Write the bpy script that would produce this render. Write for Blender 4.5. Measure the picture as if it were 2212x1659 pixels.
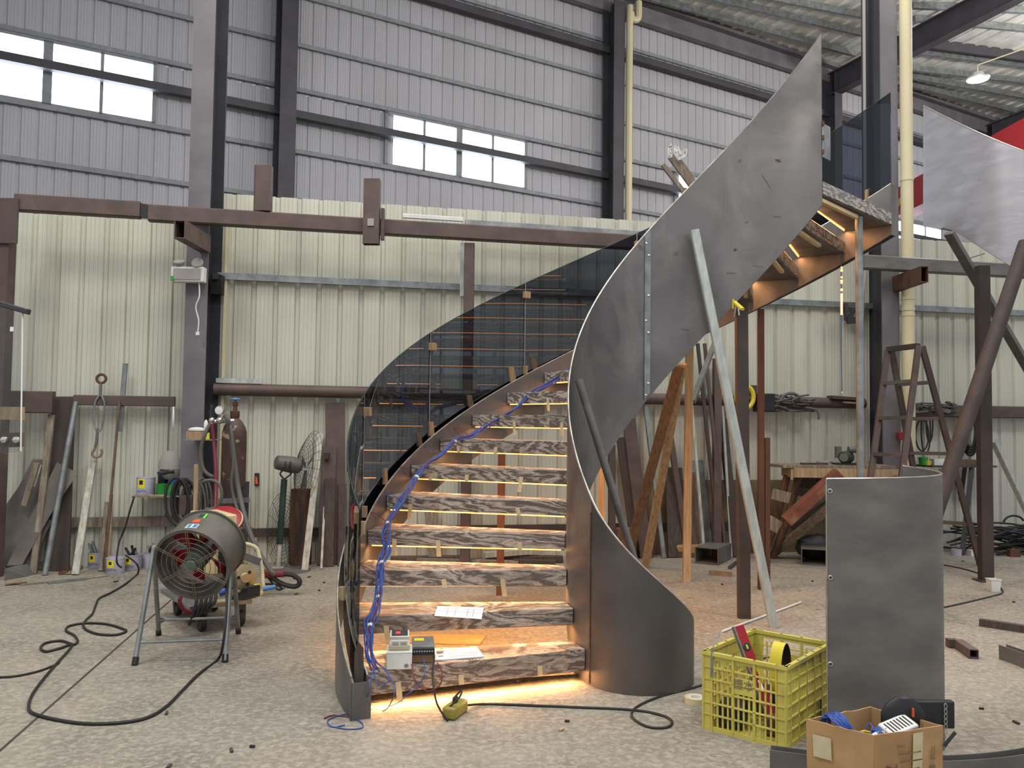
import bpy, math, random
from mathutils import Vector, Matrix, Quaternion
random.seed(7)
R = math.radians
for o in list(bpy.data.objects): bpy.data.objects.remove(o)
SC = bpy.context.scene
COL = SC.collection
# ------------------------------------------------------------------ camera
CF, CP, CR, CH = 1842.0, 0.0456, 0.0124, 1.4          # focal length in pixels of a 2212 wide frame, pitch, roll, height
FWD = Vector((0, math.cos(CP), math.sin(CP))); UP0 = Vector((0, -math.sin(CP), math.cos(CP))); X0 = Vector((1, 0, 0))
RX = X0*math.cos(CR) + UP0*math.sin(CR); RU = UP0*math.cos(CR) - X0*math.sin(CR)
cd = bpy.data.cameras.new('camera'); cam = bpy.data.objects.new('camera', cd); COL.objects.link(cam)
cd.sensor_fit = 'HORIZONTAL'; cd.sensor_width = 36.0; cd.lens = CF/2212*36.0; cd.clip_end = 200
cam.matrix_world = Matrix(((RX.x, RU.x, -FWD.x, 0), (RX.y, RU.y, -FWD.y, 0), (RX.z, RU.z, -FWD.z, CH), (0, 0, 0, 1)))
SC.camera = cam
# ------------------------------------------------------------------ light
SC.view_settings.view_transform = 'Standard'; SC.view_settings.look = 'None'
SC.view_settings.gamma = 1.0; SC.view_settings.use_curve_mapping = False
SC.view_settings.exposure = 0.0
W = bpy.data.worlds.new('world'); SC.world = W; W.use_nodes = True
bg = W.node_tree.nodes['Background']; bg.inputs[0].default_value = (0.86, 0.90, 1.0, 1); bg.inputs[1].default_value = 0.75

def area(name, loc, size, power, color=(1, .96, .9), rot=(0, 0, 0), sy=None):
    l = bpy.data.lights.new(name, 'AREA'); l.size = size; l.energy = power; l.color = color
    if sy: l.shape = 'RECTANGLE'; l.size_y = sy
    o = bpy.data.objects.new(name, l); COL.objects.link(o); o.location = loc; o.rotation_euler = rot
    return o
# high bay lamps of the hall, then fill lights added over the far bays
for i, (x, y, z, p) in enumerate(((-4.5, 1.5, 8.6, 380), (1.0, -1.0, 8.8, 320), (-1.5, 5.6, 8.2, 230), (5.2, 3.2, 8.8, 320), (3.8, 8.6, 8.4, 420), (8.5, 13.0, 8.2, 620), (-1.5, 10.5, 7.6, 80), (2.5, 12.2, 8.6, 50), (5.5, 13.2, 9.2, 60), (14, 17.5, 9.2, 900))):
    if i < 4: area('high_bay_lamp_light', (x, y, z), 2.2, p)
    else:                                   # unseen fill lights, added to brighten the roof and upper wall
        l = bpy.data.lights.new('fill_light', 'POINT'); l.energy = p; l.shadow_soft_size = .3; l.color = (1, .97, .93); o = bpy.data.objects.new('fill_light', l); COL.objects.link(o); o.location = (x, y, z)
# ------------------------------------------------------------------ pixel rays -> points of the place
def ray(px, py):
    return (FWD + RX*((px-1106)/CF) - RU*((py-829.5)/CF))
CAMP = Vector((0, 0, CH))
def Fz(px, py, z=0.0):
    d = ray(px, py); return CAMP + d*((z-CH)/d.z)
def Dy(px, py, y):
    d = ray(px, py); return CAMP + d*(y/d.y)
GW0, GWK = 8.954, 0.217          # partition wall: Y = GW0 + GWK X
UW0, UWK = 17.0, 0.595           # outer wall:     Y = UW0 + UWK X
def pl(px, py, c, k, off):
    d = ray(px, py); n = math.sqrt(1+k*k)
    return CAMP + d*((c-off*n)/(d.y-k*d.x))
def Gw(px, py, off=0.0): return pl(px, py, GW0, GWK, off)
def Uw(px, py, off=0.0): return pl(px, py, UW0, UWK, off)
def gwp(x, z, off=0.0):
    n = math.sqrt(1+GWK*GWK); return Vector((x+GWK*off/n, GW0+GWK*x-off/n, z))
def uwp(x, z, off=0.0):
    n = math.sqrt(1+UWK*UWK); return Vector((x+UWK*off/n, UW0+UWK*x-off/n, z))
GDIR = Vector((1, GWK, 0)).normalized(); GN = Vector((GWK, -1, 0)).normalized()
UDIR = Vector((1, UWK, 0)).normalized(); UN = Vector((UWK, -1, 0)).normalized()
ZV = Vector((0, 0, 1))
def V(*a): return Vector(a)
# ------------------------------------------------------------------ materials
def srgb(c):
    return tuple((v/255/12.92 if v/255 <= .04045 else ((v/255+.055)/1.055)**2.4) for v in c)
MATS = {}
def mat(name, c1, c2=None, rough=.6, metal=0.0, scale=6.0, stretch=(1, 1, 1), bump=0.0, detail=5.0, lo=.35, hi=.65, c3=None, s3=2.0, lo3=.55, hi3=.75, spec=.4, rnd=True, bscale=None, dist=0.0, rvar=0.0):
    m = bpy.data.materials.new(name); m.use_nodes = True; MATS[name] = m
    nt = m.node_tree; N = nt.nodes; L = nt.links; b = N['Principled BSDF']
    b.inputs['Roughness'].default_value = rough; b.inputs['Metallic'].default_value = metal
    b.inputs['Specular IOR Level'].default_value = spec
    c1 = srgb(c1); b.inputs['Base Color'].default_value = (*c1, 1)
    if c2 is None and not bump: return m
    tc = N.new('ShaderNodeTexCoord'); mp = N.new('ShaderNodeMapping'); mp.inputs['Scale'].default_value = stretch
    L.new(tc.outputs['Object'], mp.inputs['Vector'])
    if rnd:
        oi = N.new('ShaderNodeObjectInfo'); ml = N.new('ShaderNodeMath'); ml.operation = 'MULTIPLY'; ml.inputs[1].default_value = 37.0
        L.new(oi.outputs['Random'], ml.inputs[0]); L.new(ml.outputs[0], mp.inputs['Location'])
    def noise(sc, det=detail, d=dist):
        n = N.new('ShaderNodeTexNoise'); n.inputs['Scale'].default_value = sc; n.inputs['Detail'].default_value = det
        n.inputs['Distortion'].default_value = d; L.new(mp.outputs[0], n.inputs['Vector']); return n
    def ramp(n, a, bb):
        r = N.new('ShaderNodeMapRange'); r.inputs[1].default_value = a; r.inputs[2].default_value = bb; L.new(n.outputs['Fac'], r.inputs[0]); return r
    n1 = noise(scale)
    if c2 is not None:
        mx = N.new('ShaderNodeMix'); mx.data_type = 'RGBA'; r = ramp(n1, lo, hi); L.new(r.outputs[0], mx.inputs[0])
        mx.inputs[6].default_value = (*c1, 1); mx.inputs[7].default_value = (*srgb(c2), 1); out = mx.outputs[2]
        if c3 is not None:
            n3 = noise(s3, 4.0); r3 = ramp(n3, lo3, hi3); m3 = N.new('ShaderNodeMix'); m3.data_type = 'RGBA'
            L.new(r3.outputs[0], m3.inputs[0]); L.new(out, m3.inputs[6]); m3.inputs[7].default_value = (*srgb(c3), 1); out = m3.outputs[2]
        L.new(out, b.inputs['Base Color'])
        if rvar:
            rr = N.new('ShaderNodeMapRange'); rr.inputs[1].default_value = .3; rr.inputs[2].default_value = .7
            rr.inputs[3].default_value = rough-rvar; rr.inputs[4].default_value = rough+rvar; L.new(n1.outputs['Fac'], rr.inputs[0]); L.new(rr.outputs[0], b.inputs['Roughness'])
    if bump:
        bp = N.new('ShaderNodeBump'); bp.inputs['Strength'].default_value = bump; bp.inputs['Distance'].default_value = .02
        n2 = noise(bscale or scale*2); L.new(n2.outputs['Fac'], bp.inputs['Height']); L.new(bp.outputs[0], b.inputs['Normal'])
    return m
def emit(name, color, strength):
    m = bpy.data.materials.new(name); m.use_nodes = True; nt = m.node_tree; nt.nodes.remove(nt.nodes['Principled BSDF'])
    e = nt.nodes.new('ShaderNodeEmission'); e.inputs[0].default_value = (*color, 1); e.inputs[1].default_value = strength
    nt.links.new(e.outputs[0], nt.nodes['Material Output'].inputs[0]); MATS[name] = m; return m
# ------------------------------------------------------------------ mesh collector
class MB:
    def __init__(s): s.v = []; s.f = []; s.mi = []; s.cur = 0
    def add(s, vs, fs):
        n = len(s.v); s.v += [Vector(v) for v in vs]; s.f += [tuple(i+n for i in f) for f in fs]; s.mi += [s.cur]*len(fs); return s
    def hexa(s, a):                      # 8 corners: bottom ring 0-3, top ring 4-7
        return s.add(a, [(3, 2, 1, 0), (4, 5, 6, 7), (0, 1, 5, 4), (1, 2, 6, 5), (2, 3, 7, 6), (3, 0, 4, 7)])
    def box(s, c, sx, sy, sz, X=None, Y=None, Z=None):
        X = X or V(1, 0, 0); Y = Y or V(0, 1, 0); Z = Z or V(0, 0, 1); c = Vector(c)
        q = [c + X*(i*sx/2) + Y*(j*sy/2) + Z*(k*sz/2) for k in (-1, 1) for (i, j) in ((-1, -1), (1, -1), (1, 1), (-1, 1))]
        return s.hexa(q)
    def bar(s, p, q, w, h, up=ZV, c=0.0):   # bar from p to q, w across, h along up; c chamfer
        p = Vector(p); q = Vector(q); d = (q-p).normalized(); up = Vector(up)
        side = d.cross(up)
        if side.length < 1e-4: side = d.cross(V(1, 0, 0))
        side.normalize(); u = side.cross(d).normalized()
        if c <= 0: prof = [(-w/2, -h/2), (w/2, -h/2), (w/2, h/2), (-w/2, h/2)]
        else:
            a, b = w/2, h/2; prof = [(-a+c, -b), (a-c, -b), (a, -b+c), (a, b-c), (a-c, b), (-a+c, b), (-a, b-c), (-a, -b+c)]
        n = len(prof)
        vs = [p+side*x+u*y for x, y in prof] + [q+side*x+u*y for x, y in prof]
        fs = [(i, (i+1) % n, n+(i+1) % n, n+i) for i in range(n)] + [tuple(range(n))[::-1], tuple(range(n, 2*n))]
        return s.add(vs, fs)
    def hollow(s, p, q, w, h, t=.006, up=ZV):   # open ended rectangular tube
        p = Vector(p); q = Vector(q); d = (q-p).normalized(); side = d.cross(Vector(up)).normalized(); u = side.cross(d).normalized()
        def ring(o, a, b): return [o-side*a-u*b, o+side*a-u*b, o+side*a+u*b, o-side*a+u*b]
        a, b = w/2, h/2; vs = ring(p, a, b)+ring(q, a, b)+ring(p, a-t, b-t)+ring(q, a-t, b-t); fs = []
        for i in range(4):
            j = (i+1) % 4; fs += [(i, j, 4+j, 4+i), (8+j, 8+i, 12+i, 12+j), (j, i, 8+i, 8+j), (4+i, 4+j, 12+j, 12+i)]
        return s.add(vs, fs)
    def tube(s, pts, r, n=8, caps=True, closed=False):
        pts = [Vector(p) for p in pts]; m = len(pts); rs = r if isinstance(r, (list, tuple)) else [r]*m
        tang = [((pts[(i+1) % m] - pts[i-1]) if closed else (pts[min(i+1, m-1)] - pts[max(i-1, 0)])).normalized() for i in range(m)]
        ref = V(0, 0, 1) if abs(tang[0].z) < .9 else V(1, 0, 0)
        nrm = tang[0].cross(ref).normalized(); vs = []
        for i in range(m):
            if i: 
                q = tang[i-1].rotation_difference(tang[i]); nrm = q @ nrm
            nrm = (nrm - tang[i]*nrm.dot(tang[i])).normalized(); bn = tang[i].cross(nrm)
            vs += [pts[i] + (nrm*math.cos(2*math.pi*k/n) + bn*math.sin(2*math.pi*k/n))*rs[i] for k in range(n)]
        fs = []
        for i in range(m if closed else m-1):
            a, b = i*n, ((i+1) % m)*n
            fs += [(a+k, a+(k+1) % n, b+(k+1) % n, b+k) for k in range(n)]
        if caps and not closed: fs += [tuple(range(n))[::-1], tuple(range((m-1)*n, m*n))]
        return s.add(vs, fs)
    def cyl(s, p, q, r, n=16, r2=None): return s.tube([p, q], [r, r if r2 is None else r2], n)
    def lathe(s, prof, o, ax=ZV, n=24, a0=0.0, a1=360.0, X=None):   # prof: (radius, height)
        o = Vector(o); ax = Vector(ax).normalized()
        X = Vector(X) if X else (ax.orthogonal().normalized() if abs(ax.z) < .99 else V(1, 0, 0)); X = (X-ax*X.dot(ax)).normalized(); Y = ax.cross(X)
        full = abs(a1-a0) >= 359.9; m = len(prof); k = n if full else n+1; vs = []
        for i in range(k):
            a = R(a0+(a1-a0)*i/n); d = X*math.cos(a)+Y*math.sin(a); vs += [o+d*r+ax*h for r, h in prof]
        fs = []
        for i in range(n):
            j = (i+1) % k
            for t in range(m-1):
                q = (i*m+t, j*m+t, j*m+t+1, i*m+t+1)
                fs.append(q)
        return s.add(vs, fs)
    def prism(s, poly, d):               # extrude a polygon (3d points) by vector d
        n = len(poly); poly = [Vector(p) for p in poly]; d = Vector(d)
        return s.add(poly+[p+d for p in poly], [tuple(range(n))[::-1], tuple(range(n, 2*n))] + [(i, (i+1) % n, n+(i+1) % n, n+i) for i in range(n)])
    def grid(s, rows, closed=False):         # rows of equal length
        m = len(rows); n = len(rows[0]); vs = [p for r in rows for p in r]
        return s.add(vs, [(i*n+j, i*n+(j+1) % n, (i+1)*n+(j+1) % n, (i+1)*n+j) for i in range(m-1) for j in range(n if closed else n-1)])
    def slab(s, A, B):                       # closed shell between two equal grids A and B (rows of points)
        m = len(A); n = len(A[0]); vs = [p for r in A for p in r]+[p for r in B for p in r]; o = m*n; fs = []
        for i in range(m-1):
            for j in range(n-1):
                a, b, c, d = i*n+j, i*n+j+1, (i+1)*n+j+1, (i+1)*n+j
                fs += [(a, b, c, d), (o+d, o+c, o+b, o+a)]
        ed = [i for i in range(n)] + [i*n+n-1 for i in range(1, m)] + [(m-1)*n+j for j in range(n-2, -1, -1)] + [i*n for i in range(m-2, 0, -1)]
        fs += [(ed[(k+1) % len(ed)], ed[k], o+ed[k], o+ed[(k+1) % len(ed)]) for k in range(len(ed))]
        return s.add(vs, fs)
    def ball(s, c, r, n=12, sx=1, sy=1, sz=1):
        c = Vector(c); rows = []
        for i in range(n//2+1):
            t = math.pi*i/(n//2); rows.append([c+V(r*sx*math.sin(t)*math.cos(2*math.pi*j/n), r*sy*math.sin(t)*math.sin(2*math.pi*j/n), -r*sz*math.cos(t)) for j in range(n)])
        return s.grid(rows, True)
def build(name, mb, m, parent=None, origin=None, smooth=True, bevel=0.0):
    o0 = Vector(origin) if origin is not None else V(0, 0, 0)
    me = bpy.data.meshes.new(name); me.from_pydata([v-o0 for v in mb.v], [], mb.f)
    ms = m if isinstance(m, (list, tuple)) else [m]
    for k in ms: me.materials.append(MATS[k] if isinstance(k, str) else k)
    me.polygons.foreach_set('material_index', mb.mi)
    if smooth:
        me.polygons.foreach_set('use_smooth', [True]*len(me.polygons)); me.set_sharp_from_angle(angle=R(32))
    me.update(); me.validate()
    o = bpy.data.objects.new(name, me); COL.objects.link(o)
    if parent is None: o.location = o0
    else: o.parent = parent
    if bevel:
        b = o.modifiers.new('bevel', 'BEVEL'); b.width = bevel; b.segments = 2; b.limit_method = 'ANGLE'; b.angle_limit = R(40)
    return o
def tag(o, label, cat, group=None, kind=None):
    o['label'] = label; o['category'] = cat
    if group: o['group'] = group
    if kind: o['kind'] = kind
    return o
class Thing:                                  # an Empty at the base of a thing, with its parts
    def __init__(s, name, label, cat, loc, group=None):
        s.o = bpy.data.objects.new(name, None); COL.objects.link(s.o); s.loc = Vector(loc); s.o.location = s.loc
        s.o.empty_display_size = .1; tag(s.o, label, cat, group)
    def part(s, name, mb, m, parent=None, smooth=True, bevel=0.0, label=None):
        p = build(name, mb, m, parent or s.o, s.loc, smooth, bevel)
        if label: p['label'] = label
        return p
def single(name, mb, m, label, cat, loc, group=None, smooth=True, bevel=0.0, kind=None):
    return tag(build(name, mb, m, None, loc, smooth, bevel), label, cat, group, kind)
def struct(name, mb, m, smooth=True, parent=None):
    o = build(name, mb, m, parent, None, smooth); o['kind'] = 'structure'; return o
def copy_tree(o, parent=None):
    c = o.copy(); COL.objects.link(c)
    if parent: c.parent = parent
    for ch in [x for x in bpy.data.objects if x.parent == o]: copy_tree(ch, c)
    return c
def curve(pts, n=6, closed=False):            # Catmull-Rom through the points
    pts = [Vector(p) for p in pts]; m = len(pts); out = []
    for i in range(m if closed else m-1):
        a = pts[i-1] if (i or closed) else pts[0]; b = pts[i]; c = pts[(i+1) % m]; d = pts[(i+2) % m] if closed else pts[min(i+2, m-1)]
        for k in range(n):
            t = k/n; out.append(.5*((2*b)+(c-a)*t+(2*a-5*b+4*c-d)*t*t+(3*b-a-3*c+d)*t**3))
    if not closed: out.append(pts[-1])
    return out
# --- the materials of the place
mat('concrete', (116, 110, 99), (142, 135, 123), .92, 0, 2.6, bump=.8, bscale=30, detail=14, lo=.28, hi=.72, c3=(166, 160, 145), s3=30, lo3=.42, hi3=.8, dist=.6, rnd=False)
mat('green_sheet', (182, 182, 167), (194, 193, 178), .6, 0, 1.5, (3, 3, .35), lo=.3, hi=.7, c3=(168, 166, 150), s3=.9, lo3=.5, hi3=.8, rnd=False)
mat('shaded_paint', (56, 56, 62), (46, 46, 50), .5, 0, 3)  # darker copy of the column grey: recess shade put into the colour
mat('girt_grey', (136, 139, 142), (122, 125, 128), .6, .1, 6)
mat('sheet_brown', (104, 97, 91), (88, 82, 78), .55, .2, 4, c3=(122, 114, 104), s3=3)
mat('grey_sheet', (174, 173, 178), (164, 163, 167), .6, 0, 1.0, (1, 1, .4), rnd=False)
mat('roof_foil', (212, 212, 208), (184, 184, 178), .45, .1, 2.0, bump=.6, bscale=6, rnd=False)
mat('galvanised', (150, 154, 152), (122, 126, 126), .42, .6, 9, bump=.05)
mat('galvanised_bright', (186, 190, 184), (158, 164, 158), .4, .25, 25, (1, 1, .3))
mat('red_primer', (124, 74, 56), (104, 62, 50), .65, 0, 7, c3=(140, 104, 86), s3=6)
mat('dark_paint', (66, 64, 69), (56, 54, 58), .55, 0, 3)
mat('grey_paint', (112, 108, 112), (96, 93, 95), .5, 0, 2.5)
mat('red_oxide', (92, 76, 70), (78, 66, 62), .6, .1, 6, c3=(112, 96, 86), s3=3, lo3=.6, hi3=.8)
mat('red_oxide_dark', (74, 62, 57), (62, 54, 50), .65, .1, 5)
mat('raw_steel', (124, 121, 119), (90, 88, 88), .42, .55, 2.2, (1, 1, .7), detail=8, lo=.3, hi=.7, c3=(140, 136, 132), s3=2.4, lo3=.5, hi3=.8, bump=.04, rvar=.1, dist=.8)
mat('scale_steel', (96, 92, 89), (72, 70, 69), .5, .4, 2.2, (1, 1, .7), detail=8, lo=.3, hi=.7, c3=(106, 96, 86), s3=1.6, lo3=.5, hi3=.9, bump=.04, dist=.8)
mat('dark_steel', (114, 111, 107), (96, 95, 92), .5, .3, 4, (1, 1, 2.2), detail=8, c3=(126, 122, 114), s3=3.0, lo3=.5, hi3=.9, bump=.04)
mat('light_steel', (172, 170, 174), (152, 150, 156), .45, .35, 2.0, (1.2, 1, 4), detail=8, c3=(184, 184, 190), s3=2, bump=.04, dist=.2)
mat('edge_steel', (190, 186, 176), (150, 146, 138), .35, .8, 12)
mat('rusty_steel', (100, 70, 56), (82, 60, 50), .6, .3, 8, (1, 1, .3), c3=(72, 50, 44), s3=4)
mat('black_rubber', (38, 37, 36), None, .6)
mat('grey_cable', (88, 84, 80), None, .6)
mat('blue_wire', (60, 88, 158), (46, 68, 128), .5, 0, 20)
mat('red_wire', (108, 36, 46), None, .5)
mat('yellow_wire', (214, 176, 40), None, .5)
mat('wood_pale', (178, 156, 122), (152, 128, 96), .7, 0, 9, (6, 6, .5), detail=6)
mat('wood_grey', (134, 122, 106), (108, 97, 84), .8, 0, 9, (6, 6, .5), c3=(158, 150, 136), s3=4)
mat('wood_brown', (104, 86, 70), (82, 67, 55), .8, 0, 8, (6, 6, .5))
mat('wood_dark', (78, 69, 61), (62, 55, 49), .8, 0, 8, (6, 6, .5))
mat('wood_orange', (160, 134, 102), (134, 108, 80), .7, 0, 9, (6, 6, .5))
mat('rough_log', (104, 76, 52), (66, 52, 42), .9, 0, 6, (3, 3, .4), bump=.6, c3=(44, 40, 38), s3=2.5)
mat('white_paint_wood', (186, 184, 172), (150, 146, 132), .7, 0, 8, (4, 4, .6))
mat('white_plastic', (214, 214, 210), (196, 196, 190), .5, 0, 4)
mat('paper', (226, 226, 226), None, .8)
mat('box_print', (120, 96, 66), None, .8)
mat('ink', (74, 74, 78), None, .8)
mat('tape', (196, 186, 150), (180, 168, 130), .7, 0, 12)
mat('cardboard', (176, 142, 98), (156, 122, 82), .85, 0, 5, c3=(190, 160, 118), s3=3)
mat('cardboard_dark', (112, 86, 62), (90, 70, 52), .85, 0, 8)
mat('yellow_crate', (200, 190, 92), (184, 172, 82), .5, 0, 5, c3=(152, 142, 84), s3=6, lo3=.55, hi3=.8)
mat('red_paint', (150, 30, 40), (128, 26, 34), .4, 0, 6)
mat('crane_red', (166, 34, 40), None, .5)
mat('green_plastic', (46, 148, 62), (38, 126, 52), .45, 0, 5)
mat('green_dark', (46, 66, 58), (36, 52, 46), .5, .2, 6)
mat('yellow_paint', (206, 190, 60), None, .5)
mat('putty_can', (184, 182, 200), (160, 158, 172), .5, 0, 6)
mat('label_yellow', (222, 206, 40), None, .5)
mat('fan_grey', (104, 101, 93), (86, 83, 76), .55, .2, 5)
mat('fan_hub', (92, 104, 92), None, .5)
mat('wire_rusty', (150, 134, 112), (120, 104, 86), .5, .4, 20)
mat('cylinder_brown', (84, 64, 54), (64, 50, 44), .55, .1, 5, c3=(160, 140, 112), s3=12, lo3=.62, hi3=.68)
mat('cream_paint', (206, 186, 140), (190, 168, 124), .5, 0, 6)
mat('brass', (178, 164, 128), None, .4, .5)
mat('chrome', (206, 206, 204), None, .22, .9)
mat('copper_tube', (176, 150, 132), (142, 116, 100), .35, .7, 8, (1, 1, .3))
mat('black_plastic', (40, 40, 42), (30, 30, 32), .5, 0, 6)
mat('olive_plastic', (150, 138, 62), (126, 116, 56), .55, 0, 8)
mat('orange_handle', (206, 84, 40), None, .45)
mat('blue_paint', (70, 120, 170), None, .45)
mat('pvc_cream', (206, 196, 160), (190, 180, 146), .5, 0, 2, (1, 1, .3))
mat('lime_bag', (104, 132, 50), (80, 104, 40), .6, 0, 5, bump=.4)
mat('dirt_wall', (120, 104, 84), (100, 86, 68), .95, 0, 4, bump=.5)
mat('foam_grey', (150, 146, 140), None, .8)
mat('lamp_housing', (170, 170, 168), None, .5, .3)
emit('daylight_pane', (.78, .89, 1.0), 12.0)
emit('lamp_face', (1, .98, .95), 8.0)
emit('led_warm', (1.0, .36, .07), 7.0)
emit('led_pink', (1.0, .3, .18), 4.0)
emit('screen_red', (1.0, .1, .08), 1.2)
emit('laser_green', (.15, 1.0, .1), 1.5)
# ------------------------------------------------------------------ special materials: veined marble, smoked and clear glass
def marble():
    m = bpy.data.materials.new('marble'); m.use_nodes = True; MATS['marble'] = m; nt = m.node_tree; N = nt.nodes; L = nt.links; b = N['Principled BSDF']
    tc = N.new('ShaderNodeTexCoord'); oi = N.new('ShaderNodeObjectInfo'); ml = N.new('ShaderNodeMath'); ml.operation = 'MULTIPLY'; ml.inputs[1].default_value = 53.0
    L.new(oi.outputs['Random'], ml.inputs[0])
    mp = N.new('ShaderNodeMapping'); mp.inputs['Rotation'].default_value = (R(25), R(35), R(20)); mp.inputs['Scale'].default_value = (.7, 1.1, 3.2)
    L.new(tc.outputs['Object'], mp.inputs['Vector']); L.new(ml.outputs[0], mp.inputs['Location'])
    n = N.new('ShaderNodeTexNoise'); n.inputs['Scale'].default_value = 1.6; n.inputs['Detail'].default_value = 4; L.new(mp.outputs[0], n.inputs['Vector'])
    va = N.new('ShaderNodeMixRGB'); va.blend_type = 'ADD'; va.inputs[0].default_value = .9; L.new(mp.outputs[0], va.inputs[1]); L.new(n.outputs['Color'], va.inputs[2])
    w = N.new('ShaderNodeTexWave'); w.inputs['Scale'].default_value = 3.4; w.inputs['Distortion'].default_value = 13; w.inputs['Detail'].default_value = 12; w.inputs['Detail Scale'].default_value = 1.5; w.inputs['Detail Roughness'].default_value = .68
    L.new(va.outputs[0], w.inputs['Vector'])
    cr = N.new('ShaderNodeValToRGB'); e = cr.color_ramp.elements; L.new(w.outputs['Fac'], cr.inputs[0])
    e[0].position = .0; e[0].color = (*srgb((92, 85, 79)), 1); e[1].position = 1.0; e[1].color = (*srgb((182, 174, 163)), 1)
    for p, c in ((.16, (102, 94, 87)), (.42, (132, 123, 115)), (.6, (152, 143, 134)), (.8, (142, 132, 122))):
        x = e.new(p); x.color = (*srgb(c), 1)
    n2 = N.new('ShaderNodeTexNoise'); n2.inputs['Scale'].default_value = 1.1; n2.inputs['Detail'].default_value = 2; L.new(mp.outputs[0], n2.inputs['Vector'])
    mr = N.new('ShaderNodeMapRange'); mr.inputs[1].default_value = .52; mr.inputs[2].default_value = .68; mr.inputs[3].default_value = 0; mr.inputs[4].default_value = .55; L.new(n2.outputs['Fac'], mr.inputs[0])
    mx = N.new('ShaderNodeMix'); mx.data_type = 'RGBA'; L.new(mr.outputs[0], mx.inputs[0]); L.new(cr.outputs[0], mx.inputs[6]); mx.inputs[7].default_value = (*srgb((98, 86, 76)), 1)
    L.new(mx.outputs[2], b.inputs['Base Color']); b.inputs['Roughness'].default_value = .2
marble()
def glass(name, tint, refl=.9, rough=.0):
    m = bpy.data.materials.new(name); m.use_nodes = True; MATS[name] = m; nt = m.node_tree; N = nt.nodes; L = nt.links; N.remove(N['Principled BSDF'])
    t = N.new('ShaderNodeBsdfTransparent'); t.inputs[0].default_value = (*tint, 1); g = N.new('ShaderNodeBsdfGlossy'); g.inputs['Roughness'].default_value = rough
    g.inputs[0].default_value = (refl, refl, refl, 1)
    f = N.new('ShaderNodeFresnel'); f.inputs[0].default_value = 1.5; mx = N.new('ShaderNodeMixShader')
    ge = N.new('ShaderNodeNewGeometry'); iv = N.new('ShaderNodeMath'); iv.operation = 'SUBTRACT'; iv.inputs[0].default_value = 1.0; L.new(ge.outputs['Backfacing'], iv.inputs[1])
    ff = N.new('ShaderNodeMath'); ff.operation = 'MULTIPLY'; L.new(f.outputs[0], ff.inputs[0]); L.new(iv.outputs[0], ff.inputs[1])     # one reflection per pane, on the face met first
    L.new(ff.outputs[0], mx.inputs[0]); L.new(t.outputs[0], mx.inputs[1]); L.new(g.outputs[0], mx.inputs[2]); L.new(mx.outputs[0], N['Material Output'].inputs[0])
glass('smoked_glass', (.36, .39, .45))            # per face: light crosses two
glass('clear_glass', (.86, .88, .87))
# ------------------------------------------------------------------ floor
fl = MB(); fl.add([(-26, -14, 0), (40, -14, 0), (40, 45, 0), (-26, 45, 0)], [(0, 1, 2, 3)]); struct('floor', fl, 'concrete', False)
jm = MB(); a = Fz(0, 1622); b = Fz(365, 1300); dj = (b-a).normalized(); jm.bar(a-dj*2+ZV*.0005, b+dj*2.4+ZV*.0005, .012, .003)
struct('trim_1', jm, 'red_oxide_dark', False)     # the saw cut joint in the concrete
# ------------------------------------------------------------------ profiled sheet walls
def corr(mb, fn, x0, x1, z0, z1, pitch, ribw, dep, minor=.004):
    prof = []; x = x0
    while x < x1:
        pan = pitch-ribw
        for f, o in ((0, 0), (.22, 0), (.25, minor), (.28, 0), (.47, 0), (.5, minor), (.53, 0), (.72, 0), (.75, minor), (.78, 0), (1, 0)):
            prof.append((x+pan*f, o))
        prof.append((x+pan+ribw*.22, -dep)); prof.append((x+pan+ribw*.78, -dep)); x += pitch
    A = [fn(u, z0, o) for u, o in prof]; B = [fn(u, z1, o) for u, o in prof]; mb.grid([A, B])
c = MB(); corr(c, gwp, -9.0, -2.95, -.02, 3.32, .205, .055, .028); corr(c, gwp, -2.95, 12.0, -.02, 3.63, .205, .055, .028); struct('wall_back', c, 'green_sheet')
WX = [-15.82, -9.10, -2.38, 3.65, 9.68, 15.7]; WX = [-2.38+6.03*k for k in range(-2, 4)]; WW = 2.56   # windows of the outer wall: start and length in X
c = MB()
X0W, X1W = -21.0, 26.0
corr(c, uwp, X0W, X1W, 0, 6.13, .20, .05, .018); corr(c, uwp, X0W, X1W, 7.12, 10.6, .20, .05, .018)
xs = X0W
for w in WX: corr(c, uwp, xs, w, 6.13, 7.12, .20, .05, .018); xs = w+WW
corr(c, uwp, xs, X1W, 6.13, 7.12, .20, .05, .018)
struct('wall_outer', c, 'grey_sheet')
# windows: frame, mullions, pane
for i, w in enumerate(WX):
    f = MB()
    def ubar(xa, za, xb, zb, wd, off=.02, dp=.06): f.bar(uwp(xa, za, off), uwp(xb, zb, off), dp, wd, up=(ZV if za == zb else UDIR))
    ubar(w-.04, 6.13, w+WW+.04, 6.13, .06); ubar(w-.04, 7.12, w+WW+.04, 7.12, .06); ubar(w-.02, 6.1, w-.02, 7.15, .06); ubar(w+WW+.02, 6.1, w+WW+.02, 7.15, .06)
    ubar(w+WW/2, 6.13, w+WW/2, 7.12, .13); ubar(w+WW*.25, 6.13, w+WW*.25, 7.12, .05); ubar(w+WW*.75, 6.13, w+WW*.75, 7.12, .05)
    ubar(w, 6.76, w+WW, 6.76, .06)
    p = MB(); p.add([uwp(w, 6.13, -.02), uwp(w+WW, 6.13, -.02), uwp(w+WW, 7.12, -.02), uwp(w, 7.12, -.02)], [(0, 1, 2, 3)])
    fr = struct('window_%d' % (i+1), f, 'girt_grey'); struct('window_pane', p, 'daylight_pane', False, fr)
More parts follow.
